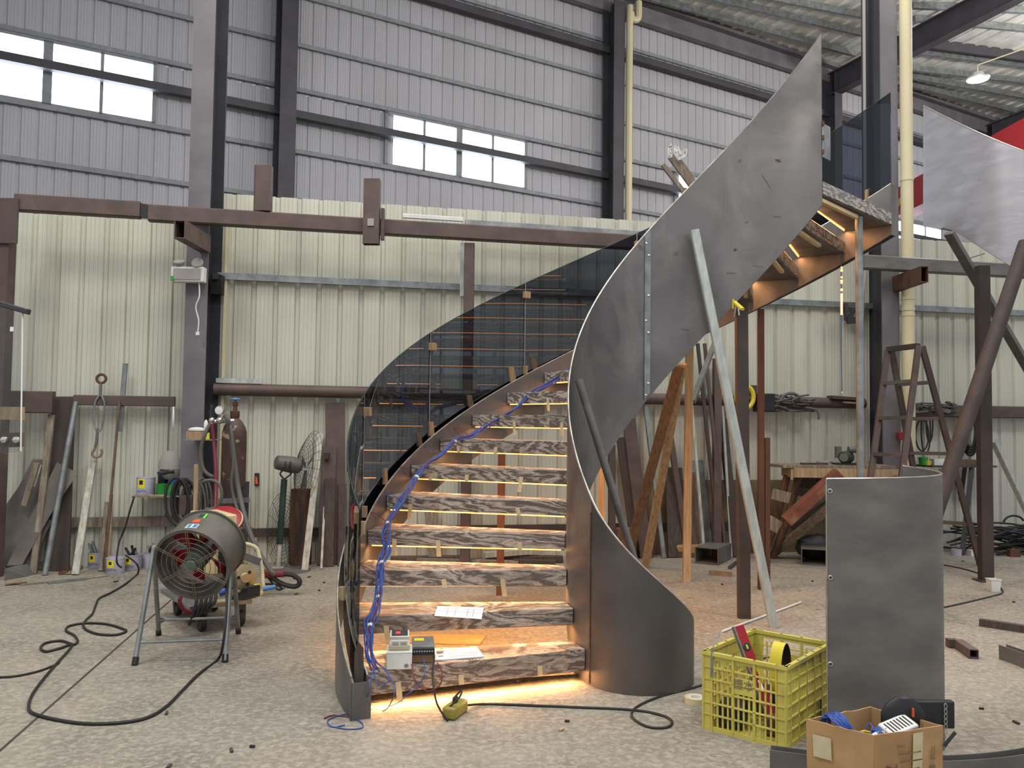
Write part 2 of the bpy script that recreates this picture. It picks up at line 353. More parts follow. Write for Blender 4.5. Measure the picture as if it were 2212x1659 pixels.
# girts of the outer wall
n = 2
for z, h, d, m, off in ((5.23, .075, .05, 'girt_grey', .04), (6.09, .075, .05, 'girt_grey', .04), (7.18, .075, .05, 'girt_grey', .04), (7.98, .075, .05, 'girt_grey', .04), (8.86, .075, .05, 'girt_grey', .04), (9.68, .075, .05, 'girt_grey', .04),
                        (6.69, .13, .13, 'dark_paint', .16), (9.42, .15, .15, 'dark_paint', .16), (10.42, .34, .16, 'grey_paint', .16), (10.72, .12, .2, 'grey_paint', .2)):
    g = MB(); g.bar(uwp(X0W, z, off), uwp(X1W, z, off), d, h); struct('trim_%d' % n, g, m); n += 1
# columns of the outer wall
def hcol(p, dirx, nrm, z0, z1, fw, dp, t=.02, two=False):
    mb = MB(); p = Vector(p)
    for o in (0, -dp): 
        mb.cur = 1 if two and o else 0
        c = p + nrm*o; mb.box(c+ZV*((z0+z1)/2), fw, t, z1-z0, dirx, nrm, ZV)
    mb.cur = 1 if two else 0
    mb.box(p+nrm*(-dp/2)+ZV*((z0+z1)/2), t, dp, z1-z0, dirx, nrm, ZV); return mb
for x in (-10.2, -4.08, 1.94, 7.96, 13.98):
    single('steel_column', hcol(uwp(x, 0, .48), UDIR, UN, 0, 10.4, .28, .36), 'dark_paint', {-4.08: 'dark steel column of the outer wall nearest the tall grey column', 1.94: 'dark steel column of the outer wall with a pale drain pipe beside it', 7.96: 'far dark steel column carrying a roof rafter, above the landing glass'}.get(x, 'dark steel column of the outer wall near the edge of the hall'), 'column', uwp(x, 0, .3), 'outer wall columns', False)
# drain pipe by the middle outer column
q = uwp(1.94, 0, .5) + UDIR*.26; d = MB(); d.tube(curve([q+V(0, 0, .2), q+V(0, 0, 5), q+V(0, 0, 9.95), q+V(0, 0, 10.05)+UDIR*.06, q+V(0, 0, 10.1)+UDIR*.2, q+V(0, 0, 10.2)+UDIR*.24, q+V(0, 0, 10.5)+UDIR*.24], 3), .075, 10)
single('drain_pipe', d, 'pvc_cream', 'thin pale drain pipe bending at the top beside an outer wall column', 'pipe', q)
# ------------------------------------------------------------------ roof: sheet rising from the eave, purlins, rafters
RS = .105
def rp(x, s, dz=0.0):                     # x along the wall, s metres into the hall
    return uwp(x, 10.75, .0) + UN*s + V(0, 0, RS*s+dz)
def rofp(px, py, dz=-.12):                # pixel ray with the roof plane
    d = ray(px, py); nn = (UDIR.cross(UN + V(0, 0, RS))).normalized(); o = rp(0, 0, dz)
    return CAMP + d*((o-CAMP).dot(nn)/d.dot(nn))
c = MB(); rows = [[], []]; x = X0W
while x < 30:
    for f, o in ((0, 0), (.17, 0), (.19, -.035), (.23, -.035)):
        rows[0].append(rp(x+f, -.2, o)); rows[1].append(rp(x+f, 9.5, o))
    x += .33
c.grid(rows); struct('ceiling', c, 'roof_foil')
for k, (a, b) in enumerate((((1500, -38), (1864, 33)), ((1500, -14), (1864, 72)), ((1502, 22), (1847, 116)), ((1972, 12), (2212, 22)), ((1975, 40), (2212, 62)), ((1960, 88), (2260, 128)), ((1960, 108), (2260, 146)), ((1960, 146), (2260, 180)), ((1960, 163), (2260, 216)), ((1960, 180), (2240, 250)))):
    p, q = rofp(*a), rofp(*b); e_ = (q-p).normalized(); p, q = (p-e_*7, q) if k < 3 else (p, q+e_*7); g = MB(); g.bar(p, q, .08, .15 if k not in (5,) else .24, up=ZV); struct('trim_%d' % n, g, 'galvanised' if k != 5 else 'dark_paint'); n += 1
def rafter(p, q, label):
    d = (q-p).normalized(); side = UDIR; up = side.cross(d); up = up if up.z > 0 else -up
    mb = MB(); h = .55
    mb.bar(p, q, .02, h, up=up); mb.bar(p+up*h/2, q+up*h/2, .26, .02, up=up); mb.bar(p-up*h/2, q-up*h/2, .26, .02, up=up)
    single('roof_rafter', mb, 'dark_paint', label, 'rafter', p, 'roof rafters', False)
p = uwp(7.96, 10.15, .3); q = p + UN*9.2 + V(0, 0, RS*9.2); rafter(p, q, 'dark sloping roof rafter rising from the far column past the white pipe')
p = uwp(13.98, 10.15, .3); q = p + UN*9.2 + V(0, 0, RS*9.2); rafter(p, q, 'dark sloping roof rafter farthest right, above the loose steel plate')
# ------------------------------------------------------------------ columns, rails and pipes on the partition wall
single('steel_column', hcol(V(-2.96, 7.93, 0), V(1, 0, 0), V(0, -1, 0), 0, 7.2, .205, .36, .014, True), ['grey_paint', 'shaded_paint'], 'tall grey steel column rising past the top of the green wall', 'column', (-2.96, 7.93, 0), None, False)
single('steel_column', hcol(V(4.165, 9.36, 0), V(1, 0, 0), V(0, -1, 0), 0, 8.5, .19, .5, .02, True), ['grey_paint', 'shaded_paint'], 'dark grey steel column beside the fat cream drain pipe', 'column', (4.165, 9.36, 0), None, False)
d = MB(); q = Dy(1959, 400, 9.3); q.z = 0
d.cyl(q+ZV*.25, q+ZV*8.5, .066, 20)
for z in (2.62, 2.68, 2.8, 4.12): d.cyl(q+ZV*z, q+ZV*(z+.03), .072, 20)
single('drain_pipe', d, 'pvc_cream', 'fat cream drain pipe standing in front of the dark steel column', 'pipe', q+ZV*.25)
d = MB(); q = Dy(1868, 300, 9.45); q.z = 0; d.tube([q+ZV*1.9-V(.1, 0, 0), q+ZV*3.2, q+ZV*8.5], .018, 8)
single('conduit_pipe', d, 'foam_grey', 'thin pinkish conduit running up the side of the dark right column', 'pipe', q+ZV*1.9)
def rail(px0, px1, py0, py1, off, w, h, m, name, label, cat, group=None, chamf=.012):
    a = Gw(px0, py0, off); b = Gw(px1, py1, off); a.z = b.z = (a.z+b.z)/2; mb = MB(); mb.bar(a, b, w, h, c=chamf); return single(name, mb, m, label, cat, a, group)
rail(34, 304, 438, 455, .5, .1, .15, 'red_oxide', 'square_tube_rail', 'greyish square steel rail at top left, ending at a dark gap', 'rail')
rail(322, 1392, 459, 527, .5, .1, .15, 'red_oxide', 'square_tube_rail', 'long red-brown square steel rail running behind the glass balustrade', 'rail')
rail(1860, 2230, 566, 588, .74, .1, .15, 'dark_steel', 'square_tube_rail', 'dark square steel rail behind the loose plate on the right', 'rail')
mb = MB(); a = Gw(303, 455, .5); b = Gw(324, 458, .5); mb.bar(a, b, .07, .12); single('gap_infill', mb, 'black_plastic', 'black bar standing in for the dark gap between the two brown rails at top left', 'infill', a)  # black bar stands in for the dark gap between the rails
rail(870, 1000, 466, 475, .35, .03, .045, 'white_plastic', 'strip_light', 'short white bar above the brown rail under the middle window', 'bar', chamf=.006)
rail(1005, 1400, 480, 510, .3, .06, .07, 'galvanised', 'galvanised_rail', 'galvanised rail lying just above the brown rail', 'rail', chamf=.006)
g = MB(); a = gwp(-2.9, 2.8, .04); b = gwp(9, 2.8, .04); g.bar(a, b, .05, .065); struct('trim_%d' % n, g, 'galvanised'); n += 1
g = MB(); g.bar(gwp(-5.2, .42, .03), gwp(-3.05, .42, .03), .05, .09); struct('trim_%d' % n, g, 'wood_grey'); n += 1
g = MB(); g.bar(gwp(-2.6, .3, .03), gwp(3, .3, .03), .05, .08); struct('trim_%d' % n, g, 'red_oxide_dark'); n += 1
pm = MB(); pm.cyl(gwp(-2.9, 1.69, .09), gwp(4.0, 1.67, .09), .06, 16); single('steel_pipe', pm, 'red_oxide', 'long brown round pipe along the green wall at chest height', 'pipe', gwp(-2.78, 1.69, .09))
pm = MB(); pm.bar(gwp(-2.88, 1.775, .1), gwp(-2.46, 1.775, .1), .05, .045); single('channel_offcut', pm, 'galvanised_bright', 'pale metal channel lying on the brown pipe by the tall grey column', 'channel', gwp(-2.82, 1.74, .1))
pm = MB(); pm.bar(gwp(4.5, 1.6, .1), gwp(8.5, 1.6, .1), .12, .14, c=.01); single('steel_rail', pm, 'red_oxide', 'brown square rail along the green wall at the right edge', 'rail', gwp(4.5, 1.6, .1))
pm = MB(); a = Gw(40, 868, .2); b = Gw(116, 876, .2); b.z = a.z; a2 = a-(b-a)*1.2; pm.bar(a2, b, .1, .2, c=.008); single('steel_rail', pm, 'red_oxide', 'thick brown rail at the left edge behind the clear panel', 'rail', a2)
pm = MB(); a = Gw(160, 864, .12); b = Gw(378, 873, .12); b.z = a.z; pm.bar(a, b, .06, .095, c=.006); single('steel_rail', pm, 'red_oxide', 'thin brown rail from the wide board to the grey column', 'rail', a)
# low rendered wall behind the bench
g = MB(); g.box((gwp(2.7, 0, .02)+V(0, 0, .4)), 2.6, .05, .8, GDIR, GN, ZV); struct('wall_low', g, 'dirt_wall', False)
# cream edge strip of the sheet by the grey column
g = MB(); g.bar(gwp(-2.825, 0, .03), gwp(-2.825, 3.4, .03), .03, .03, up=GN); struct('trim_%d' % n, g, 'pvc_cream'); n += 1
# brackets, stubs and posts of the frame
mb = MB(); a = Gw(568, 457, .5); mb.bar(a, a+ZV*.43, .155, .1, up=V(0, 1, 0), c=.012); single('box_stub', mb, 'red_oxide', 'brown box stub standing on the long rail left of the middle window', 'stub', a)
mb = MB(); a = Gw(802, 528, .63); mb.hollow(a, a+ZV*.62, .15, .1, .008, up=V(0, 1, 0)); t = Thing('tube_bracket', 'brown square tube hanging upright across the long rail below the middle window', 'bracket', a)
t.part('tube', mb, 'red_oxide'); mb = MB(); mb.box(a+V(.1, .03, .2), .03, .06, .3); t.part('lug', mb, 'red_oxide'); mb = MB(); mb.box(a+V(.0, -.056, .2), .06, .01, .07); t.part('weld_patch', mb, 'foam_grey')
mb = MB(); a = Dy(388, 495, 7.3); mb.hollow(a, V(a.x, 7.93, a.z), .095, .16, .008); single('tube_stub', mb, 'red_oxide', 'open square tube stub poking forward from the grey column under the rail', 'stub', a)
mb = MB(); a = Dy(1997, 592, 8.7); mb.hollow(a, V(a.x, 9.36, a.z), .08, .165, .008); single('tube_stub', mb, 'rusty_steel', 'open brown square tube stub poking forward from the right column', 'stub', a)
def post(px, y0, off, w, m, label, top=3.17, group='rail posts'):
    a = Gw(px, y0, off); a.z = 0; mb = MB(); mb.bar(a, V(a.x, a.y, top), w, w, up=V(0, 1, 0), c=.006); mb.box(a+V(0, 0, .006), w*1.5, w*1.5, .012); return single('square_post', mb, m, label, 'post', a, group)
post(1012, 700, .46, .1, 'red_oxide', 'brown square post under the long rail, seen through the smoked glass')
mb = MB(); a = Gw(10, 600, .46); a.z = 0; mb.bar(a, a+ZV*3.0, .12, .12, up=V(0, 1, 0)); mb.box(a+V(.06, -.08, 3.12), .17, .02, .4); single('square_post', mb, 'red_oxide', 'brown square post with a bolted plate at the left edge', 'post', a, 'rail posts')
mb = MB(); a = Gw(998, 640, .12); b = Gw(998, 525, .12); mb.bar(a, b, .04, .03, up=V(0, 1, 0)); single('metal_strip', mb, 'galvanised_bright', 'short bright upright metal strip beside the brown post under the rail', 'strip', a)
# emergency light on the grey column
t = Thing('emergency_light', 'white emergency light box with two round heads on the grey column', 'lamp', Dy(408, 612, 7.8))
a = Dy(408, 594, 7.84); mb = MB(); mb.box(a, .3, .09, .14); t.part('casing', mb, 'white_plastic', bevel=.006)
mb = MB(); mb.box(a+V(0, -.05, 0), .25, .012, .1); t.part('front_plate', mb, 'foam_grey'); mb = MB(); mb.box(a+V(-.13, -.052, -.04), .03, .01, .04); t.part('green_sticker', mb, 'green_plastic')
for s in (-1, 1):
    mb = MB(); mb.lathe([(.0, -.02), (.03, -.02), (.055, .02), (.05, .03), (0, .035)], a+V(s*.085, -.01, .1), V(0, -1, .5 if s > 0 else 2), 16); t.part('lamp_head', mb, 'foam_grey')
mb = MB(); mb.tube(curve([a+V(.1, -.01, -.07), a+V(.11, -.02, -.2), a+V(.08, -.02, -.3), a+V(.11, -.02, -.42), a+V(.105, -.02, -.53)], 4), .006, 6); mb.box(a+V(.105, -.02, -.545), .03, .02, .03); t.part('power_cord', mb, 'white_plastic')
t = Thing('junction_bracket', 'black bracket box hooked on the galvanised rail beside the grey column', 'bracket', Gw(470, 637, .1))
mb = MB(); mb.box(Gw(470, 616, .12), .11, .08, .19); t.part('box', mb, 'black_plastic', bevel=.004); mb = MB(); mb.box(Gw(468, 598, .14), .05, .1, .06); t.part('hook', mb, 'dark_paint')
mb = MB(); a = Gw(1833, 668, .1); mb.bar(a-V(.02, 0, .12), a+V(.12, 0, .05), .04, .05, up=V(0, 1, 0)); mb.box(a+V(-.03, 0, -.03), .03, .05, .2); mb.box(a+V(.03, -.02, -.13), .11, .06, .07)
single('wall_bracket', mb, 'dark_paint', 'small dark angle bracket under the galvanised rail left of the right column', 'bracket', a)
# hanging high bay lamp and the far crane
t = Thing('high_bay_lamp', 'round high bay lamp hanging under the roof at top right', 'lamp', (0, 0, 0)); a = Dy(2112, 172, 17.0); t.o.location = a; t.loc = a
mb = MB(); mb.lathe([(.0, .02), (.22, .0), (.225, .03), (.13, .07), (.1, .14), (0, .15)], a, ZV, 24); t.part('housing', mb, 'lamp_housing')
mb = MB(); mb.lathe([(0, -.004), (.205, -.002), (.205, .004)], a, ZV, 24); t.part('lens', mb, 'lamp_face')
mb = MB(); mb.tube([a+ZV*.15, a+ZV*.3, a+V(1.4, -.3, .75)], .012, 6); t.part('wire', mb, 'pvc_cream')
mb = MB(); mb.bar(V(10.35, 22.4, 7.35), V(11.0, 8.0, 7.35), .5, .75); t = Thing('crane_girder', 'red overhead crane girder at upper right, half hidden behind the loose plate', 'crane', V(10.35, 22.4, 6.98)); t.part('girder', mb, 'crane_red')
mb = MB(); mb.bar(V(10.05, 22.2, 7.2), V(10.07, 21.6, 7.5), .04, .12); t.part('yellow_stripe', mb, 'yellow_paint')
# ------------------------------------------------------------------ the spiral staircase: axis, radii, rise fitted to the photograph
SX, SY = 1.391, 5.097; RI, RO, RG = 1.057, 2.28, 2.3245; RISE = .1825; T1 = 203.23; DT = 9.292; KZ = RISE/DT
ZIT, ZIB, ZOR, ZGL = .852, -.354, .044, .8146
def zl(t): return RISE+KZ*(T1-t)
def cp(r, t, z): return V(SX+r*math.cos(R(t)), SY+r*math.sin(R(t)), z)
def tan(t): return V(-math.sin(R(t)), math.cos(R(t)), 0)
def rad(t): return V(math.cos(R(t)), math.sin(R(t)), 0)
def frange(a, b, n): return [a+(b-a)*i/n for i in range(n+1)]
ST = Thing('spiral_staircase', 'unfinished curved steel staircase with lit marble treads in the middle of the shop', 'staircase', (SX-RI, SY-.5, 0))
NT = 17
TREADS = []; LEDP = 12.0
for i in range(NT):
    t0 = T1-i*DT; t1 = t0-DT*1.03; z = RISE*(i+1); th = .115 if i == 0 else .09
    top = [[cp(r, t, z) for t in frange(t0, t1, 4)] for r in (RI+.006, (RI+RO)/2, RO-.006)]
    bot = [[p-ZV*th for p in row] for row in top]
    mb = MB(); mb.slab(top, bot)
    tr = ST.part('tread', mb, 'marble', smooth=False, bevel=.003); TREADS.append(tr)
    up = MB(); up.slab([[cp(r, t, z-th-.001) for t in frange(t0-1.0, t1+.4, 3)] for r in (RI+.01, RO-.01)], [[cp(r, t, z-th-.007) for t in frange(t0-1.0, t1+.4, 3)] for r in (RI+.01, RO-.01)])
    ST.part('soffit_plate', up, 'raw_steel', tr, False)
    sd = tan(t0); k_ = (.03, .0022) if i < 3 else (.014, .0034); a = cp(RI+.03, t0, z-th-.001-k_[1])-sd*k_[0]; b = cp(RO-.03, t0, z-th-.001-k_[1])-sd*k_[0]; ld = MB(); ld.bar(a, b, .008, k_[1]*1.6)
    ls = ST.part('led_strip', ld, 'led_warm', tr, False)
    l = area('led_strip_light', (0, 0, 0), 1.15, (14, 15, 13, 11, 9, 8, 7, 6)[i] if i < 8 else (4 if i < 13 else 3), (1, .47, .17), sy=.012); l.parent = ls; c_ = (a+b)/2-ZV*.005-ST.loc
    z_ = (ZV+sd*(-.55 if i == 0 else .25)).normalized(); x_ = rad(t0); y_ = z_.cross(x_); l.matrix_local = Matrix(((x_.x, y_.x, z_.x, c_.x), (x_.y, y_.y, z_.y, c_.y), (x_.z, y_.z, z_.z, c_.z), (0, 0, 0, 1)))
# strips of masking tape on the tread fronts
for i in range(0, 10):
    t0 = T1-i*DT; z = RISE*(i+1); th = .115 if i == 0 else .09
    for r in (RI+.28+.05*(i % 3), RI+.72+.06*(i % 2), RI+1.05):
        if (i*7+int(r*10)) % 5 == 0: continue
        mb = MB(); a = cp(r, t0, z-th*.55)+tan(t0)*.003; sw = rad(t0)*random.uniform(-.016, .016)
        e = -ZV*random.choice((.05, .07, .1)); u = rad(t0)*.014; mb.prism([a+u, a-u, a-u+e+sw, a+u+e+sw], tan(t0)*.0015)
        ST.part('masking_tape', mb, 'tape', TREADS[i], False)
# inner stringer and balustrade in one tall plate
def plate(r0, r1, ta, tb, zt, zb, n, rows=1):
    A = [[cp(r0, t, zb(t)+(zt(t)-zb(t))*k/rows) for t in frange(ta, tb, n)] for k in range(rows+1)]
    B = [[cp(r1, t, zb(t)+(zt(t)-zb(t))*k/rows) for t in frange(ta, tb, n)] for k in range(rows+1)]
    mb = MB(); mb.slab(A, B); return mb
TS = 205.5
ip = ST.part('balustrade_plate', plate(RI-.009, RI, TS, 45.2, lambda t: zl(t)+ZIT, lambda t: max(.002, zl(t)+ZIB), 70), 'raw_steel')
ed = MB(); ed.tube([cp(RI-.0045, t, zl(t)+ZIT+.001) for t in frange(TS, 45.2, 80)], .0058, 6); ST.part('polished_edge', ed, 'edge_steel', ip)
# the curl that ends the inner plate on the floor
p0 = cp(RI, TS, 0); CC = p0 - rad(TS)*.305
def cpt(ph, z, dr=0): return CC + V(math.cos(R(ph)), math.sin(R(ph)), 0)*(.305+dr) + ZV*z
zc = lambda f: (zl(TS)+ZIT)*(1-f) + .27*f - .06*math.sin(f*math.pi)
A = [[cpt(TS+160*i/40, .002+(zc(i/40)-.002)*k/1) for i in range(41)] for k in range(2)]
B = [[cpt(TS+160*i/40, .002+(zc(i/40)-.002)*k/1, -.009) for i in range(41)] for k in range(2)]
mb = MB(); mb.slab(A, B); cu = ST.part('curl_plate', mb, 'scale_steel')
ed = MB(); ed.tube([cpt(TS+160*i/40, zc(i/40)+.001, -.0045) for i in range(41)], .0055, 6); ST.part('polished_edge', ed, 'edge_steel', cu)
mb = MB(); mb.tube([cp(RI+.001, TS, .01+.01*k) + rad(TS)*random.uniform(-.001, .002) for k in range(0, 92)], .005, 6); ST.part('weld_seam', mb, 'rusty_steel', cu)
# bolted joint strip on the well side of the tall plate
tj = 114.5
js = ST.part('joint_strip', plate(RI-.017, RI-.009, tj+1.3, tj-1.3, lambda t: zl(t)+ZIT-.01, lambda t: zl(t)+ZIB+.03, 3), 'galvanised', smooth=False)
for f in (.03, .1, .4, .47, .62, .86, .93):
    z = zl(tj)+ZIB+(ZIT-ZIB)*f; mb = MB(); q = cp(RI-.017, tj+(.6 if int(f*100) % 2 else -.6), z); mb.lathe([(0, .008), (.006, .007), (.011, 0)], q, -rad(tj), 10); ST.part('bolt', mb, 'chrome', js)
mb = MB(); q = cp(RI-.004, 45.2, zl(45)+.1); mb.box(q+rad(45)*.06-tan(45)*.004, .12, .008, .24, rad(45), tan(45), ZV); bk = ST.part('end_bracket', mb, 'galvanised', bevel=.002)
for k in (-.1, 0, .1):
    mb = MB(); mb.cyl(q-tan(45)*.012+rad(45)*-.004+ZV*k, q-tan(45)*.012+rad(45)*-.004+ZV*(k+.03), .009, 8); ST.part('bolt', mb, 'rusty_steel', bk)
# outer stringer: two skins that hold the glass
ost = ST.part('outer_stringer', plate(RO, RO+.01, 205.6, 45.2, lambda t: zl(t)+ZOR+.012, lambda t: max(.002, zl(t)+ZIB), 70), 'raw_steel')
ST.part('outer_skin', plate(RO+.078, RO+.086, 206.4, 45.2, lambda t: zl(t)+ZOR+.012, lambda t: max(.002, zl(t)+ZIB), 70), 'raw_steel', ost)
mb = MB()
for r in (RO+.005, RO+.082): mb.tube([cp(r, t, zl(t)+ZOR+.013) for t in frange(205.6, 45.2, 80)], .0056, 6)
ST.part('polished_edge', mb, 'edge_steel', ost)
mb = MB(); mb.box(cp(RO+.043, 206.2, (zl(206)+ZOR)/2), .1, .008, zl(206)+ZOR, rad(206), tan(206), ZV); ST.part('end_cap', mb, 'raw_steel', ost)
mb = MB(); mb.box(cp(RO+.043, 45.1, zl(45)-.155), .1, .008, .41, rad(45), tan(45), ZV); ST.part('end_cap', mb, 'raw_steel', ost)
# U channels under the treads at the well end of the flight
for i in range(12, 17):
    t0 = T1-i*DT-DT*.86; z = RISE*(i+1)-.125; mb = MB(); mb.bar(cp(RI+.03, t0, z), cp(RI+.66, t0, z), .03, .025); ST.part('strip_channel', mb, 'cream_paint', TREADS[i], False)
# scuffs and rust spots on the well side of the tall plate
def onplate(px, py):
    d = ray(px, py); o = CAMP-V(SX, SY, 0); r = RI-.0092; a = d.x*d.x+d.y*d.y; b_ = o.x*d.x+o.y*d.y; c = o.x*o.x+o.y*o.y-r*r; s = (-b_+math.sqrt(b_*b_-a*c))/a
    return CAMP+d*s
for px, py, w, h, rot, m in ((1598, 347, 9, 6, -.6, 'sheet_brown'), (1681, 347, 14, 6, .3, 'rusty_steel'), (1655, 392, 3, 42, -.55, 'sheet_brown'), (1588, 540, 8, 6, -.5, 'red_oxide_dark'), (1638, 575, 26, 4, .15, 'sheet_brown'), (1580, 590, 24, 4, .0, 'sheet_brown'), (1545, 640, 5, 16, -.3, 'sheet_brown'), (1460, 548, 10, 9, .3, 'sheet_brown'), (1613, 480, 9, 4, -.6, 'sheet_brown'), (1480, 712, 22, 3, .1, 'sheet_brown'), (1384, 535, 14, 8, .8, 'sheet_brown'), (1678, 468, 18, 3, .05, 'sheet_brown')):
    q = []
    for k in range(10):
        a = 2*math.pi*k/10; j = 1+.25*math.sin(3*k+px); x = math.cos(a)*w*j/2; y = math.sin(a)*h*j/2; q.append(onplate(px+x*math.cos(rot)-y*math.sin(rot), py+x*math.sin(rot)+y*math.cos(rot)))
    n_ = -rad(math.degrees(math.atan2(q[0].y-SY, q[0].x-SX))); mb = MB(); mb.prism([p+n_*.0004 for p in q], n_*.0006); ST.part('scuff_mark', mb, m, ip, False)
# smoked glass
def findt(px, lo, hi):
    for k in range(60):
        m = (lo+hi)/2; p = cp(RG, m, zl(m)+.4); d = p-CAMP; x = 1106+CF*d.dot(RX)/d.dot(FWD)
        if x > px: lo = m
        else: hi = m
    return (lo+hi)/2
sm = [findt(v, 60, 189) for v in (1375, 1133, 927, 783)]
cuts = [45.4, 70.0] + sm + [204.6]
for a, b in zip(cuts, cuts[1:]):
    k = max(6, int((b-a)/2)); gp = ST.part('glass_panel', plate(RG-.006, RG+.006, b-.1, a+.1, lambda t: zl(t)+ZGL, lambda t: zl(t)-.02, k), 'smoked_glass')
    mb = MB(); mb.tube([cp(RG, t, zl(t)+ZGL+.002) for t in frange(b-.1, a+.1, k)], .003, 5); ST.part('glass_edge', mb, 'green_dark', gp)
    if b < 189: mb = MB(); mb.bar(cp(RG, b, zl(b)-.02), cp(RG, b, zl(b)+ZGL), .006, .012, up=rad(b)); ST.part('joint_line', mb, 'foam_grey', gp)
# glass joint clamps: little wooden blocks at the top of each joint
for t in sm[0:4]:
    z = zl(t)+ZGL-.1; mb = MB(); mb.box(cp(RG-.026, t, z), .04, .055, .055, rad(t), tan(t), ZV)
    single('clamp_block', mb, 'wood_orange', {0: 'small wooden clamp block on the glass joint nearest the tall steel plate', 1: 'small wooden clamp block on the second glass joint from the steel plate', 2: 'small wooden clamp block on the glass joint above the pipe', 3: 'small wooden clamp block on the glass joint nearest the foot of the stair'}[sm.index(t)], 'block', cp(RG-.03, t, z), 'clamp blocks on the glass', False, .002)
for t in sm[1:4]:
    z = zl(t)+ZOR+.03; mb = MB(); mb.box(cp(RG-.02, t, z+.02), .028, .03, .07, rad(t), tan(t), ZV)
    single('joint_wedge', mb, 'wood_orange', 'tiny wooden wedge at the foot of a glass joint, on the stringer rim', 'wedge', cp(RG-.02, t, z), 'wedges at the glass joints', False, .002)
# ------------------------------------------------------------------ things leaning on the green wall, left of the stair
def text(s, size, loc, X, Y, m, parent, name='lettering', ext=.0006, center=True, origin=None):
    cu = bpy.data.curves.new('txt', 'FONT'); cu.body = s; cu.size = size; cu.extrude = ext; cu.resolution_u = 2
    if center: cu.align_x = 'CENTER'; cu.align_y = 'CENTER'
    to = bpy.data.objects.new('txt', cu); COL.objects.link(to); bpy.context.view_layer.update()
    me = bpy.data.meshes.new_from_object(to.evaluated_get(bpy.context.evaluated_depsgraph_get())); bpy.data.objects.remove(to)
    X = Vector(X).normalized(); Y = Vector(Y).normalized(); Z = X.cross(Y)
    me.transform(Matrix(((X.x, Y.x, Z.x, 0), (X.y, Y.y, Z.y, 0), (X.z, Y.z, Z.z, 0), (0, 0, 0, 1))))
    me.materials.clear(); me.materials.append(MATS[m])
    o = bpy.data.objects.new(name, me); COL.objects.link(o); o.parent = parent; o.location = Vector(loc)-Vector(origin); return o
def lean(name, label, cat, foot, top, w, t, m, off=.03, group='timber and metal leaning on the green wall', chamf=.003, z=None, tube=False):
    a = Fz(*foot); b = Gw(top[0], top[1], off+t/2)
    dist = (GW0+GWK*a.x-a.y)/math.sqrt(1+GWK*GWK)
    if dist < off+t/2+.14: a = Gw(foot[0], foot[1], off+t/2+.14); a.z = 0
    mb = MB(); d = (b-a).normalized(); a = a+d*.004
    if tube: mb.cyl(a, b, w/2, 12)
    else: mb.bar(a, b, w, t, up=GN, c=chamf)
    return single(name, mb, m, label, cat, a, group)
LB = [
 ('square_tube', 'rough wooden batten leaning over the wide brown board, left of the metal pipe', 'batten', (72, 1240), (112, 896), .055, .05, 'wood_grey', .14, False),
 ('wooden_batten', 'pale scraped batten slanting low across the bent sheets at far left', 'batten', (16, 1236), (85, 1003), .055, .04, 'white_paint_wood', .1, False),
 ('wooden_offcut', 'short rough stick stub tucked behind the pale scraped batten', 'stick', (52, 1092), (80, 1000), .05, .04, 'wood_grey', .3, False),
 ('galvanised_pipe', 'round galvanised pipe slanting in front of the wide brown board', 'pipe', (97, 1243), (164, 868), .05, .05, 'galvanised', .12, True),
 ('wooden_batten', 'pale wide batten with the steel hook resting on its top', 'batten', (163, 1242), (202, 990), .06, .045, 'white_paint_wood', .05, False),
 ('wooden_strip', 'long thin wooden strip rising above the thin brown rail', 'strip', (226, 1222), (258, 868), .022, .02, 'wood_brown', .15, False),
 ('metal_strip', 'metal strip with a rounded top propped highest on the wall', 'strip', (259, 932), (271, 785), .045, .02, 'galvanised', .12, False),
 ('wooden_stick', 'short dark stick standing between the putty cans', 'stick', (217, 1234), (231, 1085), .035, .03, 'wood_grey', .05, False),
 ('wooden_offcut', 'short pale stick resting on the front putty can', 'stick', (236, 1200), (240, 1068), .03, .03, 'wood_pale', .2, False),
 ('wooden_batten', 'whitewashed batten leaning in front of the log, right of the standing fan', 'batten', (658, 1233), (692, 938), .062, .05, 'white_paint_wood', .03, False),
 ('metal_stick', 'thin white stick just right of the whitewashed batten', 'stick', (694, 1230), (704, 1022), .022, .02, 'white_paint_wood', .03, False),
 ('steel_channel', 'tall brown channel leaning nearest the stair, topmost of the brown pieces', 'channel', (726, 1215), (724, 871), .19, .05, 'red_oxide', .02, False),
 ('steel_channel', 'brown channel with a square lug, left of the tallest brown piece', 'channel', (701, 1216), (712, 966), .14, .05, 'red_oxide', .08, False),
 ('wooden_plank', 'short brown plank standing before the brown channels', 'plank', (709, 1222), (713, 1034), .1, .03, 'wood_dark', .16, False),
 ('wooden_plank', 'dark short plank at the foot of the stair glass, right of the brown channels', 'plank', (738, 1222), (740, 1046), .08, .04, 'wood_dark', .12, False),
]
for nm, lb, ct, f, tp, w, t, m, off, tu in LB:
    if nm in ('wooden_offcut', 'metal_strip'):
        a = Gw(f[0], f[1], off); b = Gw(tp[0], tp[1], off); mb = MB(); mb.bar(a, b, w, t, up=GN, c=.004); single(nm, mb, m, lb, ct, a, 'timber and metal leaning on the green wall')
    else:
        if nm == 'square_tube': nm = 'wooden_batten'
        lean(nm, lb, ct, f, tp, w, t, m, off, tube=tu)
lean('wide_board', 'wide dark brown board leaning where the thick rail ends', 'board', (124, 1232), (138, 857), .2, .03, 'red_oxide_dark', .06)
mb = MB(); a = Gw(706, 985, .17); mb.box(a, .05, .05, .06); single('square_lug', mb, 'red_oxide_dark', 'small square steel lug on the brown channel', 'lug', a)
